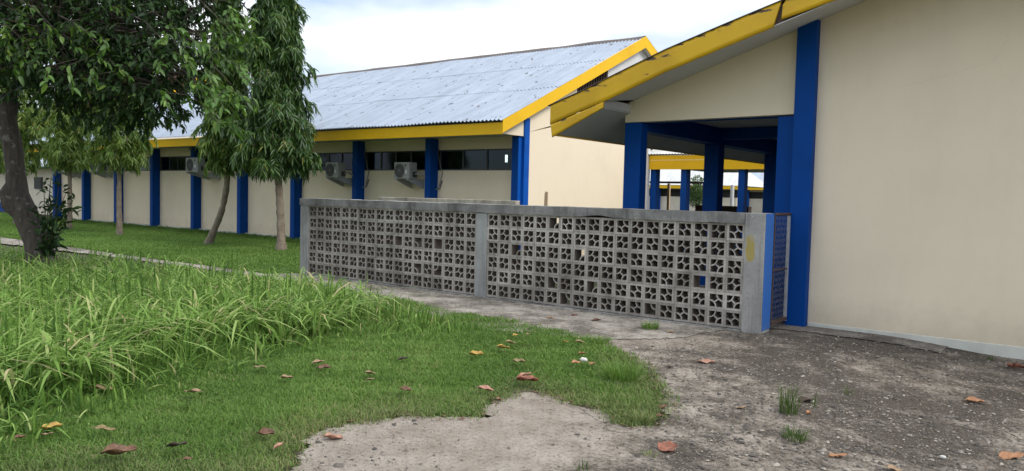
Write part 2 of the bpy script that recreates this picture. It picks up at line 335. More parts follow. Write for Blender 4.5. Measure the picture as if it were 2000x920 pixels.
def ground_mat(name, cols, dark, stone=True, darkx=None, peb=.6):
    m, nt, N, L, P = nodes(name); c = coords(N, L)
    nL = tex_noise(N, L, c, .85, 7, .66, .5); nM = tex_noise(N, L, c, 3.2, 8, .7); nF = tex_noise(N, L, c, 26, 6, .75)
    out = mix(N, L, ramp(N, L, nM, .36, .66), cols[0], cols[1])
    dm = nL
    if darkx:                                        # a tide of black algae, thicker to one side of the yard
        sp = N.new('ShaderNodeSeparateXYZ'); L.new(c, sp.inputs[0])
        t = math_(N, L, 'MULTIPLY_ADD', sp.outputs[0], darkx[0]); t.node.inputs[2].default_value = darkx[1]
        u = math_(N, L, 'MULTIPLY_ADD', sp.outputs[1], darkx[2]); L.new(t, u.node.inputs[2]); t = u
        cl = N.new('ShaderNodeClamp'); cl.inputs[1].default_value = -.2; cl.inputs[2].default_value = .10; L.new(t, cl.inputs[0])
        dm = math_(N, L, 'ADD', nL, cl.outputs[0])
    k = math_(N, L, 'ADD', math_(N, L, 'MULTIPLY', dm, .6), math_(N, L, 'MULTIPLY', nM, .4))
    k = math_(N, L, 'ADD', k, math_(N, L, 'MULTIPLY', math_(N, L, 'SUBTRACT', nF, .5), .35))
    out = mix(N, L, math_(N, L, 'MULTIPLY', ramp(N, L, k, .44, .57), .92), out, dark)
    out = mix(N, L, math_(N, L, 'MULTIPLY', ramp(N, L, nF, .52, .68), .6), out, tuple(x*.45 for x in dark))
    h = nF
    if stone:
        v = N.new('ShaderNodeTexVoronoi'); v.inputs['Scale'].default_value = 52; L.new(c, v.inputs['Vector'])
        d = N.new('ShaderNodeTexVoronoi'); d.inputs['Scale'].default_value = 105; L.new(c, d.inputs['Vector'])
        for vv, th in ((v, peb), (d, peb+.03)):
            s = N.new('ShaderNodeSeparateColor'); L.new(vv.outputs['Color'], s.inputs[0])
            f = math_(N, L, 'MULTIPLY', ramp(N, L, s.outputs[0], th, th+.05), ramp(N, L, vv.outputs['Distance'], .28, .42, (1,1,1), (0,0,0)))
            cc = mix(N, L, s.outputs[1], (.11, .092, .075), (.36, .32, .27))
            out = mix(N, L, math_(N, L, 'MULTIPLY', f, .75), out, cc)
            h = mix(N, L, f, h, (.9, .9, .9))
    v2 = N.new('ShaderNodeTexVoronoi'); v2.feature = 'DISTANCE_TO_EDGE'; v2.inputs['Scale'].default_value = .33
    dst = N.new('ShaderNodeMixRGB'); dst.blend_type = 'ADD'; dst.inputs[0].default_value = .5; L.new(c, dst.inputs[1])
    nn = N.new('ShaderNodeTexNoise'); nn.inputs['Scale'].default_value = 2.2; nn.inputs['Detail'].default_value = 6; L.new(c, nn.inputs['Vector']); L.new(nn.outputs['Color'], dst.inputs[2]); L.new(dst.outputs[0], v2.inputs['Vector'])
    out = mix(N, L, ramp(N, L, v2.outputs['Distance'], .0006, .0022, (.6,.6,.6), (0,0,0)), out, (.05, .045, .035))
    L.new(out, P.inputs['Base Color']); P.inputs['Roughness'].default_value = .92; P.inputs['Specular IOR Level'].default_value = .25
    bump(N, L, P, mix(N, L, .4, h, nM), .9, .02); return m
APRON = ground_mat('worn pebbly concrete', ((.35, .305, .255), (.215, .177, .14)), (.057, .046, .036), True, (.13, .075, .045), .62)
PATHM = ground_mat('old path concrete', ((.42, .38, .33), (.30, .265, .225)), (.12, .105, .085), False)
SLABM = ground_mat('smooth slab concrete', ((.27, .24, .21), (.20, .175, .15)), (.085, .075, .065), False)
SOIL = ground_mat('grassy soil', ((.09, .10, .035), (.05, .075, .02)), (.045, .038, .022), False)
STONE = painted('pale stone', (.60, .58, .54), (.42, .40, .37), .8, 20, .6, .2)
def gravel_mat():
    m, nt, N, L, P = nodes('mixed gravel'); a = N.new('ShaderNodeAttribute'); a.attribute_name = 'rnd'
    r = N.new('ShaderNodeValToRGB'); e = r.color_ramp.elements; e.new(.7)
    for q, (p, c) in zip(e, ((0, (.05, .044, .038)), (.7, (.17, .148, .125)), (1, (.36, .32, .265)))): q.position = p; q.color = (*c, 1)
    L.new(a.outputs['Fac'], r.inputs[0]); L.new(r.outputs[0], P.inputs['Base Color']); P.inputs['Roughness'].default_value = .85; return m
GRAVEL = gravel_mat()

# ------------------------------------------------------------------ ground
def in_poly(px, py, poly):
    poly = np.asarray(poly); ins = np.zeros(px.shape, bool); n = len(poly); j = n-1
    for i in range(n):
        xi, yi = poly[i]; xj, yj = poly[j]
        c = ((yi > py) != (yj > py)) & (px < (xj-xi)*(py-yi)/(yj-yi+1e-12)+xi); ins ^= c; j = i
    return ins
def gpoly(pts): return [tuple(ground_pt(x, y))[:2] for x, y in pts]
def gz_np(x, y):
    t = np.clip((x+2.2)/1.6, 0, 1); return -.085*t*t*(3-2*t)
def nz_np(X, Y, s, seed):                            # cheap smooth noise
    return (np.sin(X*s*1.7+seed)*np.cos(Y*s*1.3-seed*2)+np.sin((X+Y)*s*.9+seed*3)*.7+np.sin((X-1.7*Y)*s*2.3+seed)*.4)/2.1
def fbm(x, y, s, seed=0):
    return np.array([mnoise.noise(Vector((a*s+seed, b*s-seed, seed*.7))) for a, b in zip(x.ravel(), y.ravel())]).reshape(x.shape)

def ground():
    xs = np.concatenate([[-1500, -500, -200, -90], np.arange(-60, 20.1, 1.0), [60, 200, 500, 1500]])
    ys = np.concatenate([[-1500, -500, -200, -60], np.arange(-12, 40.1, 1.0), [60, 100, 200, 500, 1500]])
    X, Y = np.meshgrid(xs, ys); Z = gz_np(X, Y)-.035
    V = np.stack([X.ravel(), Y.ravel(), Z.ravel()], 1); nx = len(xs); i, j = np.meshgrid(np.arange(nx-1), np.arange(len(ys)-1)); b = (j*nx+i).ravel()
    o = np_mesh('ground', V, [np.stack([b, b+1, b+nx+1, b+nx], 1)], SOIL); props(o, kind='structure')
ground()

# outline of the near lawn, on the ground
LAWN = gpoly([(-260, 925), (555, 925), (568, 885), (600, 850), (680, 825), (780, 810), (860, 812), (930, 812), (948, 790), (992, 772), (1042, 757), (1090, 778), (1180, 800), (1230, 832), (1282, 828),
              (1286, 790), (1270, 740), (1235, 702), (1190, 680), (1150, 665), (1120, 655), (1080, 645), (1000, 627), (900, 612), (800, 588), (700, 572), (600, 556), (430, 531), (200, 499), (130, 497), (0, 488)]) + [(-30, 4), (-30, -2), (-8, -2)]
PATH = [(-60, 7.1), (-24, 7.75), (-20.5, 7.9), (-18.4, 8.15), (-13.4, 8.2), (-10.5, 8.0), (-9, 7.45), (-7.3, 7.3), (-5.6, 7.0), (-4.4, 7.35), (-3.9, 7.9), (-3.6, 9.0), (-3.4, 9.22), (-12.3, 9.22), (-12.6, 8.72), (-18.0, 8.62), (-24, 8.75), (-60, 9.2)]

def sheet(name, x0, x1, y0, y1, step, test, m, z, rough=.006, kind='structure'):
    xs = np.arange(x0, x1+step, step); ys = np.arange(y0, y1+step, step); X, Y = np.meshgrid(xs, ys)
    wob = fbm(X, Y, 3.1, 4)*.10 + fbm(X, Y, 11, 2)*.06+fbm(X, Y, 23, 3)*.03
    keep = test(X+wob, Y+wob*.7)
    Z = gz_np(X, Y)+z+fbm(X, Y, 1.3, 9)*rough+fbm(X, Y, 6, 5)*rough*.4
    nx = len(xs); i, j = np.meshgrid(np.arange(nx-1), np.arange(len(ys)-1)); b = (j*nx+i)
    k = keep[:-1, :-1] & keep[1:, 1:] & keep[:-1, 1:] & keep[1:, :-1]; b = b[k]
    F = np.stack([b, b+1, b+nx+1, b+nx], 1); used = np.unique(F); rm = np.full(len(xs)*len(ys), -1); rm[used] = np.arange(len(used))
    V = np.stack([X.ravel(), Y.ravel(), Z.ravel()], 1)[used]
    o = np_mesh(name, V, [rm[F]], m, smooth=True); props(o, kind=kind); return o
sheet('concrete_apron', -8.5, 4.0, 2.0, 10.25, .03, lambda X, Y: (~in_poly(X, Y, LAWN)) & ((Y < 7.2+.5*(X+3.6)*(X > -3.6)) | (X > -4.4)) & ((Y < 9.2) | (X > -3.3)), APRON, -.004)
DIRT = ground_mat('trodden dirt', ((.15, .115, .075), (.10, .08, .05)), (.05, .04, .028), False)
def near_edge(X, Y):
    e = np.full(X.shape, 9.0)
    for (ax, ay), (bx, by) in zip(LAWN[1:24], LAWN[2:25]):
        t = np.clip(((X-ax)*(bx-ax)+(Y-ay)*(by-ay))/((bx-ax)**2+(by-ay)**2), 0, 1); e = np.minimum(e, np.hypot(X-ax-t*(bx-ax), Y-ay-t*(by-ay)))
    return e < .015+.085*nz_np(X, Y, 4.2, 5)+.06*nz_np(X, Y, 13, 3)+.03*nz_np(X, Y, 37, 2)
sheet('soil_fringe', -5.6, -1.4, 2.3, 8.6, .02, near_edge, DIRT, -.0005, .006)
sheet('concrete_path', -42, -3.3, 6.8, 9.3, .08, lambda X, Y: in_poly(X, Y, PATH), PATHM, .004)
sheet('entrance_slab', -3.35, -1.38, 9.0, 10.22, .04, lambda X, Y: (Y > 9.66-.25*(X+3.35)*0) & ((X > -3.1) | (Y > 9.55)), SLABM, .007, .003)
mb = MB(); mb.box(-5.7, 5, 10.45, 30, -.2, .06); props(mb.build('veranda_floor', SLABM), kind='structure')

# ------------------------------------------------------------------ corrugated sheets
def corr(name, x0, x1, p0, p1, wave, amp, rows, m, parent, thick=.0, wavy=0.0, over=.018, seed=1):
    """sheet running along X from x0..x1; p0=(y,z) eave, p1=(y,z) top; rows of overlapping sheets."""
    n = int((x1-x0)/wave*6); xs = np.linspace(x0, x1, n+1); w = amp*np.sin((xs-x0)*2*math.pi/wave)
    p0 = np.array(p0); p1 = np.array(p1); d = (p1-p0); Ln = np.hypot(*d); d = d/Ln; nr = np.array([-d[1], d[0]])
    V = []; F = []; base = 0
    for r in range(rows):
        a, b = r/rows, min(1, (r+1)/rows+.012)
        for k, (s, lift) in enumerate(((a, over), ((a+b)/2, over*.5), (b, 0))):
            sag = wavy*np.array([mnoise.noise(Vector((x*.5, s*5, seed))) for x in xs])
            jag = (.012*np.array([mnoise.noise(Vector((math.floor(x/.76)*3.7, r*5.1, seed))) for x in xs]) if k == 0 else 0)
            y = p0[0]+d[0]*(s*Ln-jag)+nr[0]*(lift+w+sag); z = p0[1]+d[1]*(s*Ln-jag)+nr[1]*(lift+w+sag)
            V.append(np.stack([xs, y, z], 1))
        for k in range(2):
            b0 = base+k*(n+1)+np.arange(n); F.append(np.stack([b0, b0+1, b0+n+2, b0+n+1], 1))
        base += 3*(n+1)
    return np_mesh(name, np.concatenate(V), F, m, parent, smooth=True)

# ------------------------------------------------------------------ long classroom building (A)
A = thing('classroom_building', 'long cream classroom building with blue columns and corrugated grey gable roof', 'building', (-25, 15.5, 0))
AX0, AX1 = -38.9, -11.5
YW = 15.5
def prof(y): return 3.36 + (y-14.15)*(6.52-3.36)/(21.13-14.15) if y < 21.13 else 6.52-(y-21.13)*(6.52-3.36)/(21.13-14.15)
def building_a():
    cols = [-11.76-3.0*k for k in range(10)]
    mb = MB(); mb.box(AX0, AX1-.16, YW, YW+.15, -.2, 2.25).box(AX0, AX1-.16, YW, YW+.15, 2.81, 3.12); mb.build('wall', CREAM, A)
    for c in cols[:-1]: MB().box(c-.42+.2, c+.02, YW+.004, YW+.15, 2.25, 2.81).build('wall_pier', CREAM, A)
    # gable wall, with the louvre opening left out
    g = MB()
    def yz(pts): return pts
    g.prism([(15.5, -.2), (21.3, -.2), (21.3, 4.4), (15.5, 3.2)], 'x', AX1-.15, AX1)
    g.prism([(14.25, 3.09), (15.5, 3.09), (15.5, 3.2), (17.7, 3.2+.455*2.2*.55), (17.7, prof(17.7)-.24), (14.25, 3.2)], 'x', AX1-.15, AX1-.002)
    g.build('gable_wall', CREAM, A)
    g = MB(); g.prism([(17.7, 3.6), (21.3, 4.4), (21.3, 4.9), (17.7, 4.36)], 'x', AX1-.15, AX1-.004); g.build('gable_wall', CREAM, A)
    g = MB(); g.prism([(19.3, 4.58), (21.13, 4.85), (22.5, 4.85), (22.5, prof(22.5)-.24), (21.13, 6.27), (19.3, prof(19.3)-.24)], 'x', AX1-.14, AX1+.01); g.build('gable_board', WHITEB, A)
    mb = MB()
    for i in range(12):
        y = 17.72+i*.135; z0 = 4.34+.15*(y-17.7); z1 = prof(y)-.25; mb.bar((AX1-.05, y, z0), (AX1-.05, y+.10, z1), .02, .05, (1, 0, 0))
    lv = mb.build('louvre', BROWNW, A)
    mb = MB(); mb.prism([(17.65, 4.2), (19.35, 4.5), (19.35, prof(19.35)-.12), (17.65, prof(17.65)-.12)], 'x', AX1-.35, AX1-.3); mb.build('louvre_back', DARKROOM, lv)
    # interior, so the glazing has a room behind it
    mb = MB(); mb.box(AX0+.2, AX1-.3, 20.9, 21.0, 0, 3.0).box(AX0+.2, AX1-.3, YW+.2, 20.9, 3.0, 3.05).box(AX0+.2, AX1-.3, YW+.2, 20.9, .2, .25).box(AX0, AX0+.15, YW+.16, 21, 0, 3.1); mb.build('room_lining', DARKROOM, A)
    mb = MB(); mb.box(AX0-.1, AX1+.01, YW-.11, YW-.002, -.2, .10); mb.build('plinth', PLINTH, A)
    # columns of the long side
    for c in cols:
        mb = MB(); mb.box(c, c+.21, 15.19, YW-.003 if c < -12 else 15.32, -.2, 3.10); mb.build('column', BLUE, A, .008)
    mb = MB(); mb.box(-11.552, -11.462, 15.322, 15.536, -.2, 3.55); mb.build('lit_corner_pilaster', BLUE2, A, .006)
    mb = MB(); mb.box(-11.60, -11.548, 15.20, 15.325, -.2, 3.10); mb.build('lit_corner_pilaster', BLUE2, A, .004)  # thin skin on the column side, its lit tone put into the blue
    # windows between columns
    for k, c in enumerate(cols[:-1]):
        x0 = c-3.0+.24; x1 = c-.23 if k else c-.02
        if k == 0: x1 = c-.22
        fr = MB()
        for z in (2.255, 2.775): fr.box(x0, x1, YW+.015, YW+.075, z, z+.03)
        nmul = 3 if k == 0 else 4
        for i in range(nmul+1):
            x = x0+.02+(x1-x0-.04)*i/nmul; fr.box(x-.02, x+.02, YW+.02, YW+.07, 2.286, 2.774)
        w = fr.build('window', WINFRAME, A)
        for i in range(nmul):
            xa = x0+.04+(x1-x0-.04)*i/nmul; xb = x0+(x1-x0-.04)*(i+1)/nmul
            g = MB(); g.box(xa, xb, YW+.045, YW+.049, 2.286, 2.774); g.build('pane', GLASS, w)
    # lit tube seen through the last window
    p = at_y(989, 309, 16.8); mb = MB(); mb.tube([(p.x, p.y, p.z-.11), (p.x, p.y, p.z+.09)], .035, 8); mb.build('ceiling_lamp', LAMP, A)
    mb = MB(); mb.tube([(p.x, p.y, p.z+.1), (p.x, p.y, 3.0)], .012, 6); mb.build('lamp_stem', DARKFRAME, A)
    # eaves, roof
    mb = MB(); mb.prism([(14.20, 3.05), (14.225, 3.05), (14.225, 3.33), (14.20, 3.33)], 'x', -39.4, -11.30); mb.build('fascia', YELLOWP, A, .004)
    mb = MB(); mb.box(-39.4, AX1-.15, 14.227, YW+.14, 3.122, 3.14); mb.build('soffit', SOFFIT, A)
    for p0, p1, s in (((14.13, 3.37), (21.10, 6.525), 1), ((28.13, 3.37), (21.16, 6.525), 2)):
        corr('roof', -39.5, -11.27, p0, p1, (.125), .021, 3, ROOFM, A, wavy=.03, over=.012, seed=s)
    n = 60; V = []; fs = []
    for i in range(n+1):
        x = -39.5+(28.2)*i/n; j = .03*mnoise.noise(Vector((x*.8, 2, 1)))
        for y, z in ((-.24, -.085), (-.10, .02), (0, .05), (.10, .02), (.24, -.085)): V.append((x, 21.13+y, 6.53+z+j))
    for i in range(n):
        for k in range(4): b = i*5+k; fs.append((b, b+1, b+6, b+5))
    MB().add(V, fs, True).build('ridge_cap', RIDGE, A)
    # barge boards at the near gable
    for sgn in (1, -1):
        Y = lambda t: 21.13-sgn*t
        mb = MB(); mb.prism([(Y(6.93), 3.075), (Y(0), 6.215), (Y(0), 6.56), (Y(6.93), 3.385)], 'x', -11.305, -11.275); mb.build('barge_board', YELLOWP, A, .004)
    mb = MB(); mb.prism([(14.23, 3.16), (21.13, 6.30), (28.0, 3.16), (28.0, 3.19), (21.13, 6.34), (14.23, 3.19)], 'x', AX1-.002, -11.307); mb.build('gable_soffit', WHITEB, A)
building_a()

def ac_unit(x, y, z, w, h, label, hose=True, mark=True):
    """outdoor unit: x left edge, y front face, z bottom"""
    t = thing('air_conditioner', label, 'air conditioner', (x, y, z), 'air conditioning units on the classroom wall')
    d = .29
    mb = MB(); mb.box(x, x+w, y, y+d, z, z+h); body = mb.build('casing', ACW, t, .012)
    cx, cz, r = x+w*.36, z+h*.49, min(h*.43, w*.34)
    g = MB(); ring = 28
    g.tube([(cx, y-.006, cz), (cx, y-.003, cz)], r, ring, True, False)
    fan = g.build('fan_grille', ACD, t)
    g = MB()
    for q in range(1, 8):
        rr = r*q/7.2; pts = [(cx+rr*math.cos(a*2*math.pi/24), y-.010, cz+rr*math.sin(a*2*math.pi/24)) for a in range(25)]; g.tube(pts, .0035, 4, False)
    for q in range(8):
        a = q*math.pi/8; g.bar((cx-r*math.cos(a), y-.013, cz-r*math.sin(a)), (cx+r*math.cos(a), y-.013, cz+r*math.sin(a)), .004, .004, (0, 1, 0))
    g.build('grille_wire', GREYP, fan)
    g = MB(); g.tube([(cx, y-.02, cz), (cx, y-.012, cz)], .018, 10); g.build('hub', ACW, fan)
    if mark:
        a = (x+w*.70, z+h*.86); g = MB(); g.prism([(a[0], a[1]), (a[0]+.075, a[1]), (a[0], a[1]-.085)], 'y', y-.004, y-.0015); g.build('emblem', BLACK, t)
        g = MB(); g.box(x+w*.72, x+w*.84, y-.004, y-.0015, z+h*.30, z+h*.52); g.build('rating_sticker', WHITEB, t)
    g = MB(); g.box(x+w-.001, x+w+.035, y+.12, y+.26, z+h*.12, z+h*.42); g.build('valve_cover', ACD, t)
    for bx in (x+.06, x+w-.09):
        g = MB(); g.box(bx, bx+.035, y-.02, YW-.003, z-.04, z-.004); g.prism([(y+.0, z-.042), (YW-.005, z-.042), (YW-.005, z-.26), (YW-.05, z-.26)], 'x', bx+.014, bx+.02); g.build('bracket', GALV, t)
    if hose:
        sx, sy, sz = x+w+.03, y+.2, z+h*.27
        g = MB()
        g.tube([(sx, sy, sz), (sx+.12, sy+.05, sz+.04), (sx+.24, sy+.16, sz-.05), (sx+.30, sy+.3, sz-.28), (sx+.40, sy+.38, sz-.40), (sx+.52, sy+.42, sz-.36), (sx+.60, sy+.44, sz-.15)], .026, 8)
        g.build('hose', GREYP, t)
        g = MB(); g.tube([(sx+.52, sy+.40, sz-.3), (sx+.62, sy+.42, sz+.05), (sx+.50, sy+.42, sz+.38), (sx+.42, sy+.42, sz+.62), (sx+.50, sy+.43, sz+.74)], .011, 6); g.build('cable', GREYP, t)
    return t
ac_unit(-18.57, 14.85, 2.02, .58, .45, 'outdoor unit with drooping hose, above the left part of the block wall')
ac_unit(-15.61, 14.85, 2.00, .60, .45, 'off white outdoor unit with looping hose, one bay from the lit window')
ac_unit(-26.05, 14.60, 2.17, .80, .51, 'off white outdoor unit mounted over the blue column beside the leaning trunk', hose=False)
ac_unit(-34.17, 14.85, 2.20, .74, .52, 'outdoor unit half hidden under hanging leaves, second from the far left end', hose=False)
ac_unit(-37.30, 14.85, 2.18, .80, .46, 'off white outdoor unit nearest the far left end of the building', hose=False, mark=False)
sl = thing('wall_lamp', 'small round flood lamp high on the blue column above the outdoor unit', 'lamp', (-26.1, 15.1, 2.9))
q = at_y(375, 290, 15.12); mb = MB(); mb.tube([(q.x, q.y-.10, q.z-.03), (q.x, q.y-.02, q.z)], [.06, .045], 12); mb.build('lamp_head', ACW, sl)
mb = MB(); mb.tube([(q.x, q.y-.02, q.z+.03), (q.x, 15.188, q.z+.1)], .012, 6); mb.build('arm', DARKFRAME, sl)

# ------------------------------------------------------------------ near school building (B)
B = thing('school_building', 'near cream gabled building with peeling yellow barge board, big blue pillar and open veranda', 'building', (-2.5, 10.2, 0))
def zs(x): return 3.03+.328*(x+5.72)                  # soffit line on the gable wall
RX, RZ = -.9, zs(-.9)
def zs2(x): return zs(x) if x < RX else RZ-.328*(x-RX)
def building_b():
    YB = 10.2
    mb = MB(); mb.prism([(-2.98, -.2), (5, -.2), (5, zs2(5)), (RX, RZ), (-2.98, zs(-2.98))], 'y', YB, YB+.15); mb.build('gable_wall', CREAM, B)
    mb = MB(); mb.prism([(-5.75, 2.742), (-3.205, 2.757), (-3.205, zs(-3.205)), (-5.75, zs(-5.75))], 'y', YB, YB+.14); mb.build('gable_panel', CREAM, B)
    mb = MB()
    n = 40; V = []
    for i in range(n+1):
        x = -2.955+(5+2.95)*i/n; b = gz(x, YB)-.1
        V += [(x, YB-.012, b), (x, YB-.012, .046+.003*mnoise.noise(Vector((x*5, 0, 0)))), (x, YB-.001, .052), (x, YB-.001, b)]
    mb.add(V, [(i*4+k, i*4+(k+1) % 4, i*4+4+(k+1) % 4, i*4+4+k) for i in range(n) for k in range(4)]); mb.build('plinth', PLINTH, B)
    mb = MB(); mb.prism([(-3.212, -.1), (-2.962, -.1), (-2.962, zs(-2.96)+.0), (-3.0, zs(-3.0)+.02), (-3.14, zs(-3.14)-.01), (-3.212, zs(-3.21)-.01)], 'y', 10.07, YB+.2); mb.build('pillar', BLUE, B, .008)
    mb = MB(); mb.box(-3.47, -3.216, YB+.04, YB+.3, -.1, 2.74); mb.build('pillar', BLUE, B, .008)
    mb = MB(); mb.box(-5.75, -5.475, YB-.004, YB+.2, -.1, 2.735); mb.build('pillar', BLUE, B, .008)
    for y in (13.12, 16.22, 19.3):
        mb = MB(); mb.box(-5.75, -5.475, y, y+.26, -.1, 2.61); mb.build('pillar', BLUE, B, .008)
    mb = MB(); mb.box(-5.76, -5.47, YB+.205, 24, 2.615, 2.90); mb.build('eave_beam', BLUE, B, .006)
    mb = MB(); mb.box(-5.46, -3.48, YB+.145, YB+.26, 2.738, 2.9); mb.build('lintel_beam', BLUE, B, .006)
    for y in (13.15, 16.25, 19.3):
        mb = MB(); mb.box(-5.465, -3.0, y, y+.2, 2.70, 2.895); mb.build('cross_beam', BLUE, B, .006)
    mb = MB()
    for i in range(3):
        for j in range(10): mb.box(-5.74+i*.92, -5.74+i*.92+.908, 10.36+j*1.4, 10.36+j*1.4+1.388, 2.902, 2.912)
    mb.build('ceiling', CEIL, B)
    mb = MB(); mb.box(-3.0, -2.85, YB+.3, 24, -.1, 3.2); mb.build('veranda_wall', BLUE, B)
    # barge board: sagging polyline, bottom and top edge
    Yg = 9.3
    top = [(-6.50, 2.935), (-6.0, 3.10), (-5.55, 3.262), (-4.67, 3.572), (-3.9, 3.80), (-3.11, 4.025), (-2.2, 4.31), (RX, 4.74)]
    bot = [(-6.50, 2.665), (-6.0, 2.83), (-5.55, 2.965), (-4.67, 3.285), (-3.9, 3.52), (-3.3, 3.70), (-2.2, 4.03), (RX, 4.45)]
    rnd = []; mbv = []; mbf = []
    def board(tp, bt, y0, y1, name):
        n = 60; V = []; A_ = []
        for i in range(n+1):
            u = i/n; xt = tp[0][0]+(tp[-1][0]-tp[0][0])*u; xb = bt[0][0]+(bt[-1][0]-bt[0][0])*u
            zt = np.interp(xt, [p[0] for p in tp], [p[1] for p in tp]); zb = np.interp(xb, [p[0] for p in bt], [p[1] for p in bt])
            zt += .006*mnoise.noise(Vector((xt*6, 1, 0))); zb += .004*mnoise.noise(Vector((xb*7, 3, 0)))
            for k in range(6):
                v = k/5; V.append((xb+(xt-xb)*v, y0, zb+(zt-zb)*v)); A_.append(max(0, (v-.55)/.45)*(1 if -6.3 < xt < -2.9 else .2))
            V += [(xt, y1, zt), (xb, y1, zb)]; A_ += [1, 0]
        F = []
        for i in range(n):
            for k in range(8): F.append((i*8+k, i*8+(k+1) % 8, i*8+8+(k+1) % 8, i*8+8+k))
        F += []
        o = np_mesh(name, np.array(V), [np.array(F)], YPEEL, B, A_)
        e = MB(); e.add(V[:8], [tuple(range(8))]).add(V[-8:], [tuple(range(8))]); return o
    ip = lambda q, x: float(np.interp(x, [p[0] for p in q], [p[1] for p in q]))
    cut = lambda q, a, b: [(a, ip(q, a))]+[p for p in q if a < p[0] < b]+[(b, ip(q, b))]
    board(cut(top, -6.5, -3.17), cut(bot, -6.5, -3.26), Yg, Yg+.03, 'barge_board')
    board([(x, z-(.05 if i == 0 else 0)) for i, (x, z) in enumerate(cut(top, -3.15, RX))], [(x, z+(.05 if x < -3 else 0)) for x, z in cut(bot, -3.16, RX)], Yg+.004, Yg+.03, 'barge_board')
    mb = MB(); mb.prism([(-3.4, ip(bot, -3.4)+.01), (-2.9, ip(bot, -2.9)+.05), (-2.9, ip(top, -2.9)-.03), (-3.4, ip(top, -3.4)-.03)], 'y', Yg+.0305, Yg+.05); mb.build('rotten_batten', BROWNW, B)
    board([(-6.49, 2.655), (-5.60, 2.945)], [(-6.462, 2.478), (-5.60, 2.865)], Yg+.002, Yg+.03, 'barge_board')
    tr = [(2*RX-x, z) for x, z in reversed(top)]; br = [(2*RX-x, z) for x, z in reversed(bot)]
    board(tr, br, Yg, Yg+.03, 'barge_board')
    # gable soffit between barge foot and wall
    mb = MB(); xs = [-5.6, -4.67, -3.9, -3.3, -2.2, RX]
    for x, x2 in zip(xs[:-1], xs[1:]):
        zb = lambda q: float(np.interp(q, [p[0] for p in bot], [p[1] for p in bot]))+.012
        V = [(x, Yg+.031, zb(x)), (x2, Yg+.031, zb(x2)), (x2, YB-.002, zs(x2)), (x, YB-.002, zs(x))]; V += [(a, b, c+.012) for a, b, c in V]
        mb.add(V, [(0,1,2,3),(7,6,5,4),(0,4,5,1),(1,5,6,2),(2,6,7,3),(3,7,4,0)])
    mb.build('gable_soffit', WHITEB, B)
    mb = MB(); mb.add([(RX, Yg+.031, 4.46), (6, Yg+.031, 2.5), (6, YB, 2.45), (RX, YB, RZ)], [(0, 1, 2, 3)]); mb.build('gable_soffit', WHITEB, B)
    # boxed step, then the lower raked soffit of the long eave
    mb = MB(); mb.box(-5.70, -5.67, Yg+.035, YB-.004, 2.872, 3.01); mb.build('box_trim', WHITEB, B)
    mb = MB()
    for j in range(12):
        y0 = Yg+.035+j*1.25; y1 = y0+1.243
        V = [(-5.66, y0, 2.885), (-6.44, y0, 2.52), (-6.44, y1, 2.52), (-5.66, y1, 2.885)]; V += [(a, b, c+.012) for a, b, c in V]
        mb.add(V, [(0,1,2,3),(7,6,5,4),(0,4,5,1),(1,5,6,2),(2,6,7,3),(3,7,4,0)])
    mb.build('eave_soffit', SOFFIT, B)
    mb = MB(); mb.prism([(-6.47, 2.50), (-6.445, 2.50), (-6.445, 2.88), (-6.47, 2.88)], 'y', Yg+.035, 24.3); mb.build('fascia', YELLOWP, B)
    mb = MB()
    V = []
    for x, z in [(-6.54, 2.938)]+[(a, b+.004) for a, b in top[1:]]+[(6.2, 4.76-.335*(6.2-RX))]:
        z += .012*mnoise.noise(Vector((x*9, 1, 5))); V += [(x, Yg-.012, z), (x, 24.4, z), (x, 24.4, z+.010), (x, Yg-.012, z+.010)]
    n = len(V)//4; mb.add(V, [(i*4+k, i*4+(k+1) % 4, i*4+4+(k+1) % 4, i*4+4+k) for i in range(n-1) for k in range(4)]+[(0, 1, 2, 3), (n*4-1, n*4-2, n*4-3, n*4-4)])
    mb.build('roof', RIDGE, B)
building_b()

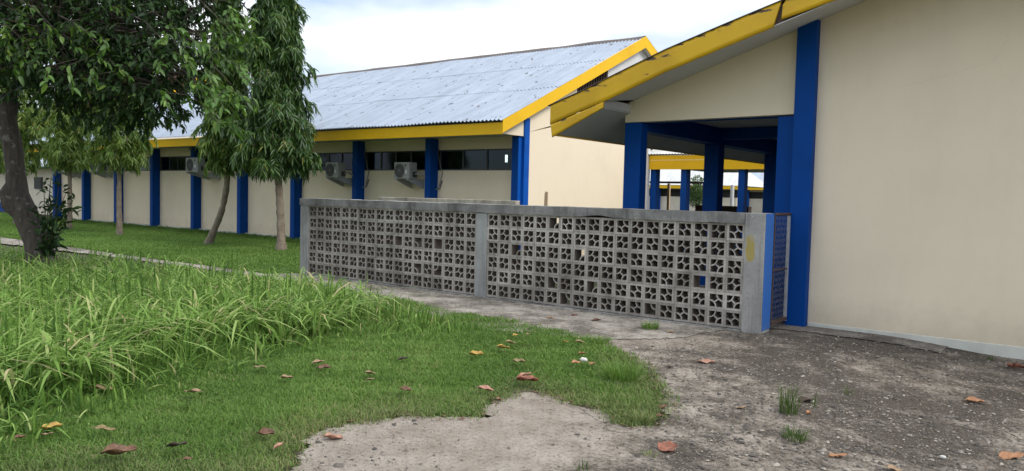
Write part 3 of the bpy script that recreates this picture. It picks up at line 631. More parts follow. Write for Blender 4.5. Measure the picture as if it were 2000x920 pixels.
# ------------------------------------------------------------------ pierced block wall
WALL = thing('block_wall', 'weathered grey pierced breeze block garden wall with concrete beam and posts', 'wall', (-7.7, 9.2, 0))
def block_wall():
    y0, y1 = 9.172, 9.40
    mb = MB(); mb.box(-12.20, -11.96, y0-.008, y1, -.1, 1.318); mb.build('post', CONC_POST, WALL, .012)
    mb = MB(); mb.box(-7.77, -7.555, y0-.006, y1-.03, -.05, 1.318); mb.build('post', CONC_POST, WALL, .01)
    mb = MB(); mb.box(-3.455, -3.203, y0-.010, 9.46, -.1, 1.463); cp = mb.build('post', CONC_POSTY, None, .012)
    # local x,z of the splash: keep this mesh's origin at the post foot
    for v in cp.data.vertices: v.co -= Vector((-3.33, 9.2, 0))
    cp.parent = WALL; cp.location = Vector((-3.33, 9.2, 0))-wl(WALL)
    mb = MB(); mb.box(-3.2025, -3.196, y0+.004, 9.455, .03, 1.46); mb.build('painted_face', BLUEFLAKE, cp)
    # top beam with a broken lower edge
    n = 120; V = []
    for i in range(n+1):
        x = -12.21+(12.21-3.457)*i/n
        dz = .006*mnoise.noise(Vector((x*3, 0, 0)))+.004*mnoise.noise(Vector((x*11, 4, 0)))
        hole = .035*math.exp(-((x+5.55)/.20)**2)+.014*max(0, mnoise.noise(Vector((x*4.5, 7, 0))))
        V += [(x, y0-.018, 1.326+hole), (x, y0-.018+.006*mnoise.noise(Vector((x*5, 2, 1))), 1.458+dz), (x, y1+.0, 1.463+dz), (x, y1+.0, 1.322)]
    MB().add(V, [(i*4+k, i*4+(k+1) % 4, i*4+4+(k+1) % 4, i*4+4+k) for i in range(n) for k in range(4)]+[(0, 1, 2, 3), (n*4+3, n*4+2, n*4+1, n*4)]).build('top_beam', CONC_BEAM, WALL)
    # footing ledge
    n = 80; V = []
    for i in range(n+1):
        x = -12.2+8.75*i/n; j = .015*mnoise.noise(Vector((x*3, 1, 2)))
        V += [(x, y0-.05+j, -.05), (x, y0-.045+j, .012+.4*j), (x, y1, .022), (x, y1, -.05)]
    MB().add(V, [(i*4+k, i*4+(k+1) % 4, i*4+4+(k+1) % 4, i*4+4+k) for i in range(n) for k in range(4)]).build('footing', CONC_BEAM, WALL)
    broken = {(0, 10, 3), (0, 14, 3), (1, 15, 2)}; half = {(0, 14, 1), (1, 12, 0), (1, 6, 0), (1, 8, 1), (1, 5, 1)}
    rr = random.Random(3)
    for pi, (xa, xb) in enumerate(((-11.957, -7.773), (-7.552, -3.458))):
        mb = MB(); nx, nz = 18, 6; pw = (xb-xa)/nx; ph = 1.305/nz; zb = .022; ya, yb2 = y0+.012, y0+.20
        for c in range(nx):
            for r in range(nz):
                mb.cur = min(1, max(0, rr.gauss(.52, .2)-(.28 if r == 0 else 0)));  ox, oz = xa+c*pw, zb+r*ph; jy = rr.uniform(-.004, .004); jx = rr.uniform(-.004, .004); jz = rr.uniform(-.004, .004)
                yA, yB_ = ya+jy, yb2+jy
                t = .030+rr.uniform(-.003, .003)
                mb.box(ox+.001, ox+t+jx, yA, yB_, oz+.001, oz+ph-.001); mb.box(ox+pw-t+jx, ox+pw-.001, yA, yB_, oz+.001, oz+ph-.001)
                mb.box(ox+t+jx, ox+pw-t+jx, yA, yB_, oz+.001, oz+t+jz); mb.box(ox+t+jx, ox+pw-t+jx, yA, yB_, oz+ph-t+jz, oz+ph-.001)
                if (pi, c, r) in broken: continue
                X0, X1, Z0, Z1 = ox+t+jx, ox+pw-t+jx, oz+t+jz, oz+ph-t+jz; s = X1-X0; h = Z1-Z0; rad = .47*s; th = .017
                flip = rr.random() < .5
                def P(u, v): return (X1-u if flip else X0+u, v+Z0)
                arcs = [((0, 0), 0), ((s, h), 180)]
                if (pi, c, r) in half or rr.random() < .035: arcs = [arcs[rr.random() < .5]]
                for (cx, cz), a0 in arcs:
                    m_ = 6
                    for q in range(m_):
                        pts = []
                        for rd in (rad-th/2, rad+th/2):
                            for a in (a0+90*q/m_, a0+90*(q+1)/m_):
                                pts.append(P(cx+rd*math.cos(R(a)), cz+rd*math.sin(R(a))))
                        mb.prism([pts[0], pts[1], pts[3], pts[2]], 'y', yA+.006, yB_-.006)
                if len(arcs) == 2:
                    k = rad*.7071; a, b = (k, k), (s-k, h-k); d = th*.36
                    mb.prism([P(a[0]-d, a[1]+d), P(a[0]+d, a[1]-d), P(b[0]+d, b[1]-d), P(b[0]-d, b[1]+d)], 'y', yA+.007, yB_-.007)
                    # two stubs that tie the bar to the free corners' sides
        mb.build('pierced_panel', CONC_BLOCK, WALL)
block_wall()
lw = MB(); lw.box(-14.2, -9.93, 13.0, 13.16, -.1, 1.497); props(lw.build('low_wall', CONC_LOW, None, .01), 'low stained cream wall standing behind the pierced block wall', 'wall')
st = MB(); st.prism([(-8.515, 0), (-8.44, 0), (-8.405, 1.69), (-8.45, 1.70), (-8.47, 1.66)], 'y', 12.0, 12.025); props(st.build('wooden_stake', PALEWOOD), 'short pale wooden stake poking above the block wall', 'stake')

# ------------------------------------------------------------------ gate
GT = thing('wire_gate', 'narrow rusty chicken wire gate between the blue post face and the blue pillar', 'gate', (-3.2, 9.9, 0))
def gate():
    x = -3.2; ya, yb = 9.47, 10.04; z0, z1 = .09, 1.45
    MB().tube([(x, ya, z1), (x, yb+.02, z1)], .019, 8).build('top_rail', RUSTW, GT)
    MB().tube([(x, ya+.02, .75), (x, yb-.02, .745)], .011, 8).build('middle_rail', RUSTW, GT)
    MB().bar((x, ya, z0), (x, yb, z0+.005), .045, .04).build('bottom_rail', RUSTW, GT)
    MB().box(x-.02, x+.012, yb-.018, yb+.022, .06, 1.43).build('stile', GALV, GT)
    MB().box(x-.012, x+.012, ya, ya+.02, .09, 1.43).build('stile', RUSTW, GT)
    mb = MB(); cw, ch = .05, .07; rr = random.Random(5)
    ny = int((yb-ya)/cw)+1; nz = int((z1-z0)/ch)+1
    def J(p): return (x+rr.uniform(-.004, .004), p[0], p[1])
    for i in range(-1, ny+1):
        for j in range(nz+1):
            y = ya+i*cw+(j % 2)*cw/2; z = z0+j*ch
            a = (y, z); b = (y, z+ch*.42); c1 = (y-cw/2, z+ch); c2 = (y+cw/2, z+ch)
            for p, q in ((a, b), (b, c1), (b, c2)):
                if all(ya <= w[0] <= yb and z0 <= w[1] <= z1 for w in (p, q)): mb.tube([J(p), J(q)], 0.0012, 3, False, False)
    mb.build('wire_mesh', GREYP, GT)
gate()

# ------------------------------------------------------------------ buildings beyond the veranda and at the far left
C = thing('covered_walkway', 'open walkway with double yellow fascia and blue columns seen through the veranda', 'walkway', (-9, 22.5, 0))
MB().box(-11.29, 3, 21.4, 21.43, 2.52, 2.80).build('fascia', YELLOWP, C); MB().box(-11.29, 3, 21.392, 21.43, 2.806, 2.945).build('fascia', YELLOWP, C)
corr('roof', -11.3, 3, (21.34, 2.97), (24.2, 3.95), .10, .014, 1, ROOFW, C); corr('roof', -11.3, 3, (27.2, 2.97), (24.2, 3.95), .10, .014, 1, ROOFW, C)
MB().box(-11.27, 3, 21.44, 26.5, 2.62, 2.63).build('ceiling', WHITEB, C)
for cx in (-11.17, -10.15, -8.36):
    MB().box(cx, cx+.19, 21.5, 21.78, -.1, 2.61).build('column', BLUE, C, .006)
MB().box(-11.47, -11.18, 21.32, 21.48, -.1, 4.4).build('end_wall', WHITEB, C)
for k in range(3): MB().box(-11.2+k*4.2, -11.0+k*4.2, 26.2, 26.42, -.1, 2.61).build('column', BLUE, C, .006)
OF = thing('timber_frame', 'thin timber frame of posts and one dark beam in the yard beyond the walkway', 'frame', (-12, 26, 0))
for px in (1306, 1375):
    q = at_y(px, 380, 28.5); MB().box(q.x-.05, q.x+.05, 28.45, 28.55, 0, 2.25).build('post', PALEWOOD if px == 1306 else GREYP, OF)
a, b = at_y(1270, 356, 28.4), at_y(1377, 356, 28.4); MB().bar((a.x, 28.38, a.z), (b.x, 28.38, a.z), .08, .08).build('beam', BROWNW, OF)
q = at_y(1430, 380, 30); props(MB().tube([(q.x, 30, 0), (q.x, 30, 2.25)], .075, 10).build('white_post', WHITEB), 'short white post standing in the yard beyond the walkway', 'post')
a, b = at_y(1358, 405, 27), at_y(1462, 405, 27); props(MB().box(a.x, b.x, 27, 27.3, 0, 1.42).build('brown_wall', BROWNW), 'low dark brown wall seen between the veranda pillars', 'wall')

def far_hall(label, x0, x1, y, z_eave, z_ridge, depth, roofm, name='school_block'):
    t = thing(name, label, 'building', ((x0+x1)/2, y, 0))
    MB().box(x0+.6, x1-.6, y+1, y+1.2, -.1, 1.95).box(x0+.6, x1-.6, y+1, y+1.2, 2.75, z_eave+.1).build('wall', CREAM2, t)
    MB().box(x0+.6, x1-.6, y+1.3, y+1.4, 1.9, 2.8).build('window', DARKFRAME, t)
    n = int((x1-x0-1.2)/3)
    for i in range(n+1): MB().box(x0+.6+i*3, x0+.85+i*3, y+.7, y+.99, -.1, z_eave).build('column', BLUE2, t)
    MB().box(x0, x1, y, y+.04, z_eave-.28, z_eave+.05).build('fascia', YELLOWP, t)
    mb = MB(); h = 2.5
    V = [(x0-.1, y-.05, z_eave+.07), (x1+.1, y-.05, z_eave+.07), (x1-h, y+depth/2, z_ridge), (x0+h, y+depth/2, z_ridge), (x1+.1, y+depth, z_eave+.07), (x0-.1, y+depth, z_eave+.07)]
    mb.add(V, [(0, 1, 2, 3), (1, 4, 2), (4, 5, 3, 2), (5, 0, 3)]); mb.build('roof', roofm, t)
    return t
far_hall('distant cream classroom block with pale roof and yellow fascia, left through the veranda', -60, -29, 75, 3.1, 6.0, 9, ROOFW)
far_hall('distant cream classroom block with blue grey roof, right through the veranda', -37, 10, 88, 3.25, 6.6, 10, ROOFG)

E_ = thing('tiled_building', 'tall building with brown tile roof and yellow barge at the far left behind trees', 'building', (-56, 24, 0))
MB().box(-66, -48.2, 24, 34, -.1, 6.0).build('wall', CREAM2, E_)
mb = MB(); mb.prism([(22.6, 5.9), (29, 9.6), (35.4, 5.9), (35.4, 6.05), (29, 9.8), (22.6, 6.05)], 'x', -67, -47.5); mb.build('roof', TILE, E_)
mb = MB()
for i in range(18):
    t = i/18; mb.box(-67, -47.45, 22.6+6.4*t-.02, 22.6+6.4*t+.05, 6.05+3.75*t+.0, 6.05+3.75*t+.07)
mb.build('tile_course', TILE, E_)
mb = MB(); mb.prism([(22.55, 5.6), (29, 9.3), (29, 9.75), (22.55, 6.0)], 'x', -47.5, -47.44); mb.build('barge_board', YELLOWP, E_)
mb = MB(); mb.box(-67, -47.5, 22.55, 22.6, 5.55, 6.0); mb.build('fascia', YELLOWP, E_)
S_ = thing('outbuilding', 'small pale outbuilding with low grey metal roof beside the far left end of the classrooms', 'building', (-47, 17, 0))
MB().box(-60, -41.5, 17.5, 21, -.1, 2.45).build('wall', CREAM2, S_)
mb = MB(); mb.prism([(16.6, 2.5), (21.6, 3.3), (21.6, 3.35), (16.6, 2.55)], 'x', -60.5, -41.0); mb.build('roof', ROOFG, S_)
q = at_y(75, 348, 17.45); w_ = MB().box(q.x-.55, q.x+.45, 17.43, 17.49, 1.35, 2.0).build('window', DARKFRAME, S_); MB().box(q.x-.4, q.x+.3, 17.42, 17.428, 1.45, 1.9).build('pane', BLACK, w_)
MB().box(-60, -50.5, 17.44, 17.495, -.1, .5).build('painted_dado', BLUE, S_)

# ------------------------------------------------------------------ foliage builders
def leaves(P, D, Ln, Wd, droop, rng, flat=.35):
    """P base points, D unit directions, lengths, widths -> verts (n*6), faces, bent leaf of 4 faces"""
    n = len(P); up = np.array([0, 0, 1.0])
    side = np.cross(D, up); sl_ = np.linalg.norm(side, axis=1, keepdims=True); side = np.where(sl_ < .05, np.array([1., 0, 0]), side/np.maximum(sl_, 1e-6))
    nr = np.cross(side, D); a = rng.uniform(-flat*math.pi, flat*math.pi, (n, 1)); sd = side*np.cos(a)+nr*np.sin(a); nn = np.cross(sd, D)
    L_ = Ln[:, None]; W_ = Wd[:, None]; dr = np.array([0, 0, -1.0])*droop[:, None]*L_
    c1 = P+D*L_*.32+dr*.10; c2 = P+D*L_*.68+dr*.42; tip = P+D*L_+dr
    fold = nn*W_*.18
    V = np.stack([P, c1+sd*W_*.5+fold, c1-sd*W_*.5+fold, c2+sd*W_*.42+fold, c2-sd*W_*.42+fold, tip, c1, c2], 1).reshape(-1, 3)
    b = np.arange(n)*8
    F3 = np.concatenate([np.stack([b, b+6, b+1], 1), np.stack([b, b+2, b+6], 1), np.stack([b+3, b+7, b+5], 1), np.stack([b+7, b+4, b+5], 1)])
    F4 = np.concatenate([np.stack([b+1, b+6, b+7, b+3], 1), np.stack([b+6, b+2, b+4, b+7], 1)])
    return V, F3, F4
def unit(v): return v/np.maximum(np.linalg.norm(v, axis=-1, keepdims=True), 1e-9)

def ashoka(label, base, path, H, z0, prof_r, n_spray, leaf_m, seed, trunk_r=.13, lean=(0, 0), leaf_l=.215):
    rng = np.random.default_rng(seed); t = thing('mast_tree', label, 'tree', base, 'mast trees in the row before the classrooms')
    base = np.array(base); pts = [np.array(p)+base for p in path]
    top = pts[-1]; pts = pts+[np.array([top[0]+lean[0], top[1]+lean[1], H])]
    fine = []
    for i in range(len(pts)-1):
        m_ = max(3, int(np.linalg.norm(pts[i+1]-pts[i])/.11))
        for k in range(m_): fine.append(pts[i]+(pts[i+1]-pts[i])*k/m_)
    fine.append(pts[-1]); fine = np.array(fine)
    for _ in range(6): fine[1:-1] = .25*fine[:-2]+.5*fine[1:-1]+.25*fine[2:]
    zs_ = fine[:, 2]; rad = [trunk_r*(1.0-.85*max(0, z)/H)*(1+.35*math.exp(-max(0, z)*5))*(1+.07*math.sin(z*21)+.05*rng.normal()) for z in zs_]
    MB().tube(fine, rad, 10).build('trunk', BARK_ASH, t)
    axis = lambda z: np.array([np.interp(z, zs_, fine[:, 0]), np.interp(z, zs_, fine[:, 1])])
    Ps = []; Ds = []; Ls = []; Ws = []; Dr = []; rn = []; tw = MB()
    for s in range(n_spray):
        u = rng.uniform(); z = z0+.25+(H-z0-.3)*u; r = np.interp(z, [p[0] for p in prof_r], [p[1] for p in prof_r])
        a = rng.uniform(0, 2*math.pi); rr = r*(.22+.80*math.sqrt(rng.uniform())); lump = 1+.20*math.sin(3*a+z*2.9+seed)+.18*math.sin(5.1*a-z*5.3+seed)+.16*math.sin(2*a+z*8+seed); rr *= lump
        ax = axis(z); o = np.array([math.cos(a), math.sin(a), 0]); p0 = np.array([ax[0], ax[1], z])+o*max(0, rr-.33)
        ln = rng.uniform(.26, .52); nl = int(9*ln/.4)+2; spt = []
        br = rng.normal(0, .12)
        for k in range(nl+1):
            w = k/nl; q = p0+o*(ln*.95*(w-.35*w*w))+np.array([0, 0, ln*(.22*w-.75*w*w)]); spt.append(q)
        if s % 4 == 0: tw.tube([np.array([ax[0], ax[1], z-.12])]+spt, .006, 4, False)
        for k in range(1, nl+1):
            d = unit(spt[k]-spt[k-1]); sidev = unit(np.cross(d, np.array([0, 0, 1.0]))+1e-6)
            for sg in (-1, 1):
                dd = d*.62+sidev*sg*rng.uniform(.35, .95)+rng.normal(0, .24, 3)+np.array([0, 0, -.40])
                Ps.append(spt[k]); Ds.append(dd); Ls.append(leaf_l*rng.uniform(.7, 1.2)); Ws.append(rng.uniform(.024, .037)*leaf_l/.19); Dr.append(rng.uniform(.05, .35)); rn.append(np.clip(.45+br+rng.normal(0, .2), 0, 1))
    V, F3, F4 = leaves(np.array(Ps), unit(np.array(Ds)), np.array(Ls), np.array(Ws), np.array(Dr), rng)
    np_mesh('crown', V, [F3, F4], leaf_m, t, np.repeat(rn, 8)); tw.build('twigs', BARK_ASH, t)
    return t
ashoka('tall columnar mast tree with dark drooping leaves and straight trunk beside the block wall', (-17.3, 12.4, 0), [(0, 0, -.1), (-.08, .02, 1.0), (-.22, 0, 2.4), (-.30, .0, 4)], 9.6, 1.95,
       [(1.9, .5), (2.5, .98), (3.4, .95), (4.2, .72), (5.0, .80), (6, .68), (7.5, .5), (9.6, .1)], 2900, L_ASH, 11, .115)
ashoka('mast tree whose bare lower trunk leans and curves to the right', (-20.25, 12.0, 0), [(0, 0, -.1), (.32, .02, .4), (.7, .05, 1.0), (.93, .05, 1.7), (.98, .05, 2.6), (.95, 0, 4)], 8.2, 2.0,
       [(2, .3), (2.7, .75), (3.6, .75), (4.6, .6), (6, .5), (8.2, .1)], 1250, L_ASHM, 12, .095)
ashoka('mast tree with slim straight trunk, third from the block wall', (-25.45, 12.0, 0), [(0, 0, -.1), (-.06, 0, 1.0), (-.02, 0, 2.4), (0, 0, 4)], 7.6, 2.1, [(2.1, .5), (2.7, 1.0), (3.6, 1.0), (5, .8), (7.6, .1)], 900, L_ASHY, 13, .09, leaf_l=.21)
ashoka('mast tree with light green crown, its trunk behind the shoots of the dark tree', (-29.7, 12.2, 0), [(0, 0, -.1), (.05, 0, 1.0), (.03, 0, 2.4), (0, 0, 4)], 6.9, 2.15, [(2.1, .5), (2.8, 1.0), (3.8, .8), (5, .5), (6.9, .1)], 900, L_ASHY, 14, .09, leaf_l=.21)
ashoka('mast tree with yellow green crown, farthest left beside the dark trunk', (-34.0, 12.0, 0), [(0, 0, -.1), (.05, 0, 1.0), (.03, 0, 2.4), (0, 0, 4)], 8.2, 2.0, [(2.0, .6), (2.8, 1.3), (4.6, 1.4), (6, 1.0), (8.2, .1)], 850, L_ASHY, 15, .1, leaf_l=.23)

def broad_tree():
    rng = np.random.default_rng(21); base = Vector((-14.15, 5.43, 0))
    t = thing('broadleaf_tree', 'big dark broadleaf tree with thick leaning trunk in the tall grass at left', 'tree', base)
    tp = [at_d(x, y, 13) for x, y in ((92, 560), (82, 510), (72, 470), (50, 420), (34, 380), (30, 330), (24, 280), (12, 235), (16, 195), (40, 150), (70, 105))]
    MB().tube(tp, [.31, .235, .20, .195, .175, .145, .15, .155, .16, .15, .13], 14).tube([at_d(42, 425, 12.95), at_d(16, 400, 12.9), at_d(10, 375, 12.88), at_d(22, 350, 12.95)], [.10, .11, .09, .04], 10).build('trunk', BARK_MAIN, t)
    fork = tp[-1]; fork2 = tp[-2]
    cl = [(-60, 60, 12.6, .9), (30, 40, 12.3, .9), (110, 60, 11.6, .85), (200, 30, 11.8, .9), (280, 60, 11.5, .85), (340, 60, 11.3, .66), (390, 15, 11.6, .4), (95, 150, 12.2, .6), (170, 150, 11.5, .7), (250, 160, 11.6, .75),
          (315, 165, 11.2, .62), (358, 145, 11.0, .40), (215, 190, 11.6, .42), (280, 198, 11.4, .42), (328, 182, 11.2, .36), (150, 180, 12.0, .4), (20, 120, 12.8, .6),
          (-80, -80, 12.8, 1.1), (40, -90, 12.6, 1.1), (160, -80, 12.2, 1.1), (280, -60, 11.8, 1.0), (360, -60, 11.6, .8), (100, -190, 12.4, 1.1), (240, -190, 12.2, 1.1),
          (150, 60, 13.6, .9), (260, 40, 13.6, .9), (330, 120, 13.2, .7), (60, 20, 14.2, 1.0), (220, 120, 13.4, .8)]
    lm = MB(); Ps = []; Ds = []; Ls = []; Ws = []; Dr = []; rn = []; tw = MB()
    for x, y, d, r in cl:
        c = at_d(x, y, d); src = fork if y < 120 else fork2; mid = src.lerp(c, .5)+Vector((rng.normal(0, .12), rng.normal(0, .12), .18))
        lm.tube([src, mid, c], [.075, .05, .022], 7)
        nt_ = int(88*r*r/.5)
        for k in range(nt_):
            v = unit(rng.normal(size=3)); p = np.array(c)+v*r*(.35+.75*rng.uniform()**.6)*np.array([1.15, 1.15, .85]); s = np.array(c)+(p-np.array(c))*.35
            dirv = unit(p-s+np.array([0, 0, -.15*r])+rng.normal(0, .1, 3)); ln = rng.uniform(.25, .5); e = p+dirv*ln*.5+np.array([0, 0, -.1*ln])
            if k % 2 == 0: tw.tube([s, (s+p)/2+rng.normal(0, .03, 3), p, e], [.008, .006, .005, .003], 4, False)
            nl = rng.integers(7, 12); br = rng.normal(0, .13)
            for q in range(nl):
                w = q/nl; pt = p*(1-w)+e*w
                dd = unit(dirv*.6+rng.normal(0, .55, 3)+np.array([0, 0, -.42])); Ps.append(pt); Ds.append(dd); Ls.append(rng.uniform(.075, .14)); Ws.append(rng.uniform(.034, .056)); Dr.append(rng.uniform(.0, .3)); rn.append(np.clip(.42+br+rng.normal(0, .22), 0, 1))
    lm.build('limbs', BARK_MAIN, t); tw.build('twigs', BARK_MAIN, t)
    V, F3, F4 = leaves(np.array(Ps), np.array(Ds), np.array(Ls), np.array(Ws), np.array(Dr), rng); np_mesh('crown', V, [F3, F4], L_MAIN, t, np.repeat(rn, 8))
    # brighter outer sprays nearer the camera
    Ps = []; Ds = []; Ls = []; Ws = []; Dr = []; rn = []; tw = MB()
    for x, y, d, r, n in ((412, 190, 10.6, .34, 12), (452, 165, 10.5, .26, 6), (388, 200, 10.7, .26, 7), (430, 110, 11, .4, 14), (440, 50, 11, .4, 12), (5, 40, 11.2, .35, 14), (40, 75, 11.2, .3, 10), (110, 60, 10.8, .4, 8), (330, 90, 10.5, .35, 8), (205, 100, 10.6, .5, 8)):
        c = np.array(at_d(x, y, d)); s0 = np.array(at_d(x-90, y-70, d+.5)); tw.tube([s0, (s0+c)/2+np.array([0, 0, .08]), c], [.014, .009, .005], 5, False)
        for k in range(n):
            p = c+rng.normal(0, r*.5, 3); dirv = unit(p-s0+rng.normal(0, .3, 3)); e = p+dirv*.28+np.array([0, 0, -.06]); tw.tube([(c+p)/2, p, e], .004, 4, False)
            for q in range(9):
                w = q/9; dd = unit(dirv*.7+rng.normal(0, .45, 3)+np.array([0, 0, -.3])); Ps.append(p*(1-w)+e*w); Ds.append(dd); Ls.append(rng.uniform(.10, .17)); Ws.append(rng.uniform(.042, .066)); Dr.append(rng.uniform(.05, .35)); rn.append(np.clip(rng.normal(.4, .22), 0, 1))
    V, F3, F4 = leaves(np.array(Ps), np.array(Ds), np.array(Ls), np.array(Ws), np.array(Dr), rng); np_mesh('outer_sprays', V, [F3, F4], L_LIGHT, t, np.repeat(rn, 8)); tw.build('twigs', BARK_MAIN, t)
    # shoots from the trunk foot
    Ps = []; Ds = []; Ls = []; Ws = []; Dr = []; rn = []; tw = MB()
    foot = np.array(at_d(90, 500, 12.85))
    for x, y in ((70, 400), (85, 360), (100, 345), (118, 340), (130, 375), (142, 385), (110, 400), (95, 430), (120, 430), (80, 450), (105, 460), (138, 410), (98, 380)):
        e = np.array(at_d(x, y, 12.7+rng.uniform(-.25, .35))); m_ = foot*.45+e*.55+np.array([0, 0, .02])+rng.normal(0, .04, 3); tw.tube([foot, m_, e], [.012, .008, .004], 5, False)
        for q in range(26):
            w = .04+.96*rng.uniform(); p = (foot*(1-w)+e*w)+rng.normal(0, .035, 3); dd = unit(unit(e-foot)*.35+rng.normal(0, .6, 3)+np.array([0, 0, -.12]))
            Ps.append(p); Ds.append(dd); Ls.append(rng.uniform(.11, .19)); Ws.append(rng.uniform(.04, .06)); Dr.append(rng.uniform(.0, .3)); rn.append(np.clip(rng.normal(.35, .2), 0, 1))
    V, F3, F4 = leaves(np.array(Ps), np.array(Ds), np.array(Ls), np.array(Ws), np.array(Dr), rng); np_mesh('trunk_shoots', V, [F3, F4], L_MAIN, t, np.repeat(rn, 8)); tw.build('twigs', BARK_MAIN, t)
broad_tree()

def far_tree(label, x, y, H, r, seed, name='background_tree', n=700, zc=.55, group=None):
    rng = np.random.default_rng(seed); t = thing(name, label, 'tree', (x, y, 0), group)
    MB().tube([(x, y, -.1), (x+.1, y, H*.35), (x, y, H*.7)], [r*.11, r*.08, r*.03], 8).build('trunk', BARK_MAIN, t)
    cs = [np.array([x, y, H*zc])+rng.normal(0, 1, 3)*np.array([r*.5, r*.5, H*.16]) for _ in range(16)]
    P = np.concatenate([c+unit(rng.normal(size=(n, 3)))*r*.42*rng.uniform(.3, 1, (n, 1))**.5 for c in cs]); m_ = len(P)
    D = unit(rng.normal(0, 1, (m_, 3))+np.array([0, 0, -.3])); V, F3, F4 = leaves(P, D, rng.uniform(.2, .36, m_)*max(.35, r/3), rng.uniform(.1, .17, m_)*max(.35, r/3), rng.uniform(0, .3, m_), rng)
    np_mesh('crown', V, [F3, F4], L_FAR, t, np.repeat(np.clip(rng.normal(.45, .22, m_), 0, 1), 8)); return t
far_tree('bushy tree beyond the outbuilding at the far left edge', -60, 27, 9, 4.0, 31)
far_tree('dense tree behind the tiled building roof at far left', -72, 40, 12, 5.5, 32)
q = at_y(1358, 390, 45); far_tree('small dark bushy tree in the yard seen through the veranda', q.x, 45, 3.0, .95, 33, n=260, zc=.66)

# ------------------------------------------------------------------ grass
def blades(P, Ht, Wd, lean, az, rng, segs=3, bend=1.0):
    """P (n,3), Ht, Wd, lean = sideways reach / height, az azimuth -> verts, faces; (segs+1) cross sections, pointed"""
    n = len(P); d = np.stack([np.cos(az), np.sin(az), np.zeros(n)], 1); tw = az+math.pi/2+rng.normal(0, .5, n); s = np.stack([np.cos(tw), np.sin(tw), np.zeros(n)], 1)
    V = []
    for k in range(segs+1):
        u = k/segs; fall = lean*u**2
        c = P+d*(Ht*lean*u**(1.7))[:, None]; c[:, 2] += Ht*(u-.42*np.minimum(1.4, lean)*u**3*bend)
        w = Wd*(1-.25*u) if k < segs else Wd*.04
        if 0 < k < segs: w = Wd*(1.0-.35*(u-.4))
        V += [c+s*w[:, None]*.5, c-s*w[:, None]*.5]
    V = np.stack(V, 1).reshape(-1, 3); m_ = 2*(segs+1); b = np.arange(n)*m_
    F = np.concatenate([np.stack([b+2*k, b+2*k+1, b+2*k+3, b+2*k+2], 1) for k in range(segs)])
    return V, F, m_
def scatter(x0, x1, y0, y1, n, test, rng):
    X = rng.uniform(x0, x1, n); Y = rng.uniform(y0, y1, n); k = test(X, Y); return X[k], Y[k]
def cam_px(X, Y):
    v = np.stack([X, Y, np.full_like(X, -EYE)], 1); zz = v@np.array(CF); return 1000+F_PX*(v@np.array(CR))/zz, 460-F_PX*(v@np.array(CU))/zz, zz

def lawn():
    rng = np.random.default_rng(41)
    LW = np.array(LAWN)
    X, Y = scatter(-15, -1.2, .5, 9, 1500000, lambda X, Y: in_poly(X+nz_np(X, Y, 13, 1)*.07+nz_np(X, Y, 4, 6)*.06+rng.normal(0, .085, X.shape)*rng.uniform(0, 1, X.shape)**.6, Y+nz_np(X, Y, 11, 2)*.07+nz_np(X, Y, 4.5, 8)*.05+rng.normal(0, .085, X.shape)*rng.uniform(0, 1, X.shape)**.6, LW), rng)
    px, py, dep = cam_px(X, Y); k = (px > -60) & (px < 2050) & (py < 1000) & (dep > 1) & (rng.uniform(size=len(X)) < np.clip(36/dep**2, .06, 1.0)); X, Y, px, py, dep = X[k], Y[k], px[k], py[k], dep[k]
    # faded strip along the concrete
    e = np.full(len(X), 9.0)
    for (ax, ay), (bx, by) in zip(LAWN[:17], LAWN[1:18]):
        t = np.clip(((X-ax)*(bx-ax)+(Y-ay)*(by-ay))/((bx-ax)**2+(by-ay)**2), 0, 1); e = np.minimum(e, np.hypot(X-ax-t*(bx-ax), Y-ay-t*(by-ay)))
    edge = np.clip(1-e/.55, 0, 1)+nz_np(X, Y, 3.5, 5)*.3
    h = rng.uniform(.018, .062, len(X))*(1+.55*nz_np(X, Y, 2.2, 3)+.3*nz_np(X, Y, 6, 3))*(1-.25*np.clip(edge, 0, 1)); w = rng.uniform(.0035, .006, len(X))*np.clip(dep/5, 1, 2.2)
    rn = np.clip(rng.normal(.45, .2, len(X))+nz_np(X, Y, 1.6, 7)*.2+nz_np(X, Y, 5, 2)*.12, 0, 1)
    dry = rng.uniform(size=len(X)) < np.clip(edge*.85, 0.02, .9)
    for nm, sel, m_ in (('lawn_grass', ~dry, G_LAWN), ('faded_grass', dry, G_DRY)):
        n = sel.sum(); P = np.stack([X[sel], Y[sel], np.full(n, -.014)], 1); V, F, q = blades(P, h[sel]+.012, w[sel], rng.uniform(.2, 1.2, n), rng.uniform(0, 6.28, n), rng, 2)
        props(np_mesh(nm, V, [F], m_, None, np.repeat(rn[sel], q)), kind='stuff')
    # lawn between path and classrooms
    rng = np.random.default_rng(42)
    X, Y = scatter(-46, -11.0, 8.6, 15.42, 330000, lambda X, Y: (Y > 8.72+nz_np(X, Y, 6, 2)*.06) & ((X < -12.25) | (Y > 9.6)), rng)
    px, py, dep = cam_px(X, Y); k = (px > -40) & (px < 1100); X, Y = X[k], Y[k]; n = len(X)
    wallside = np.clip((Y-14.2)/1.2, 0, 1)
    P = np.stack([X, Y, np.full(n, -.03)], 1); V, F, q = blades(P, rng.uniform(.05, .12, n)*(1+.45*nz_np(X, Y, 1.3, 3)+1.1*wallside*rng.uniform(0, 1, n)), rng.uniform(.010, .018, n), rng.uniform(.2, 1.1, n), rng.uniform(0, 6.28, n), rng, 2)
    props(np_mesh('lawn_grass', V, [F], G_LAWN, None, np.repeat(np.clip(rng.normal(.42, .2, n)+nz_np(X, Y, .9, 4)*.18-wallside*.25, 0, .97), q)), kind='stuff')
lawn()

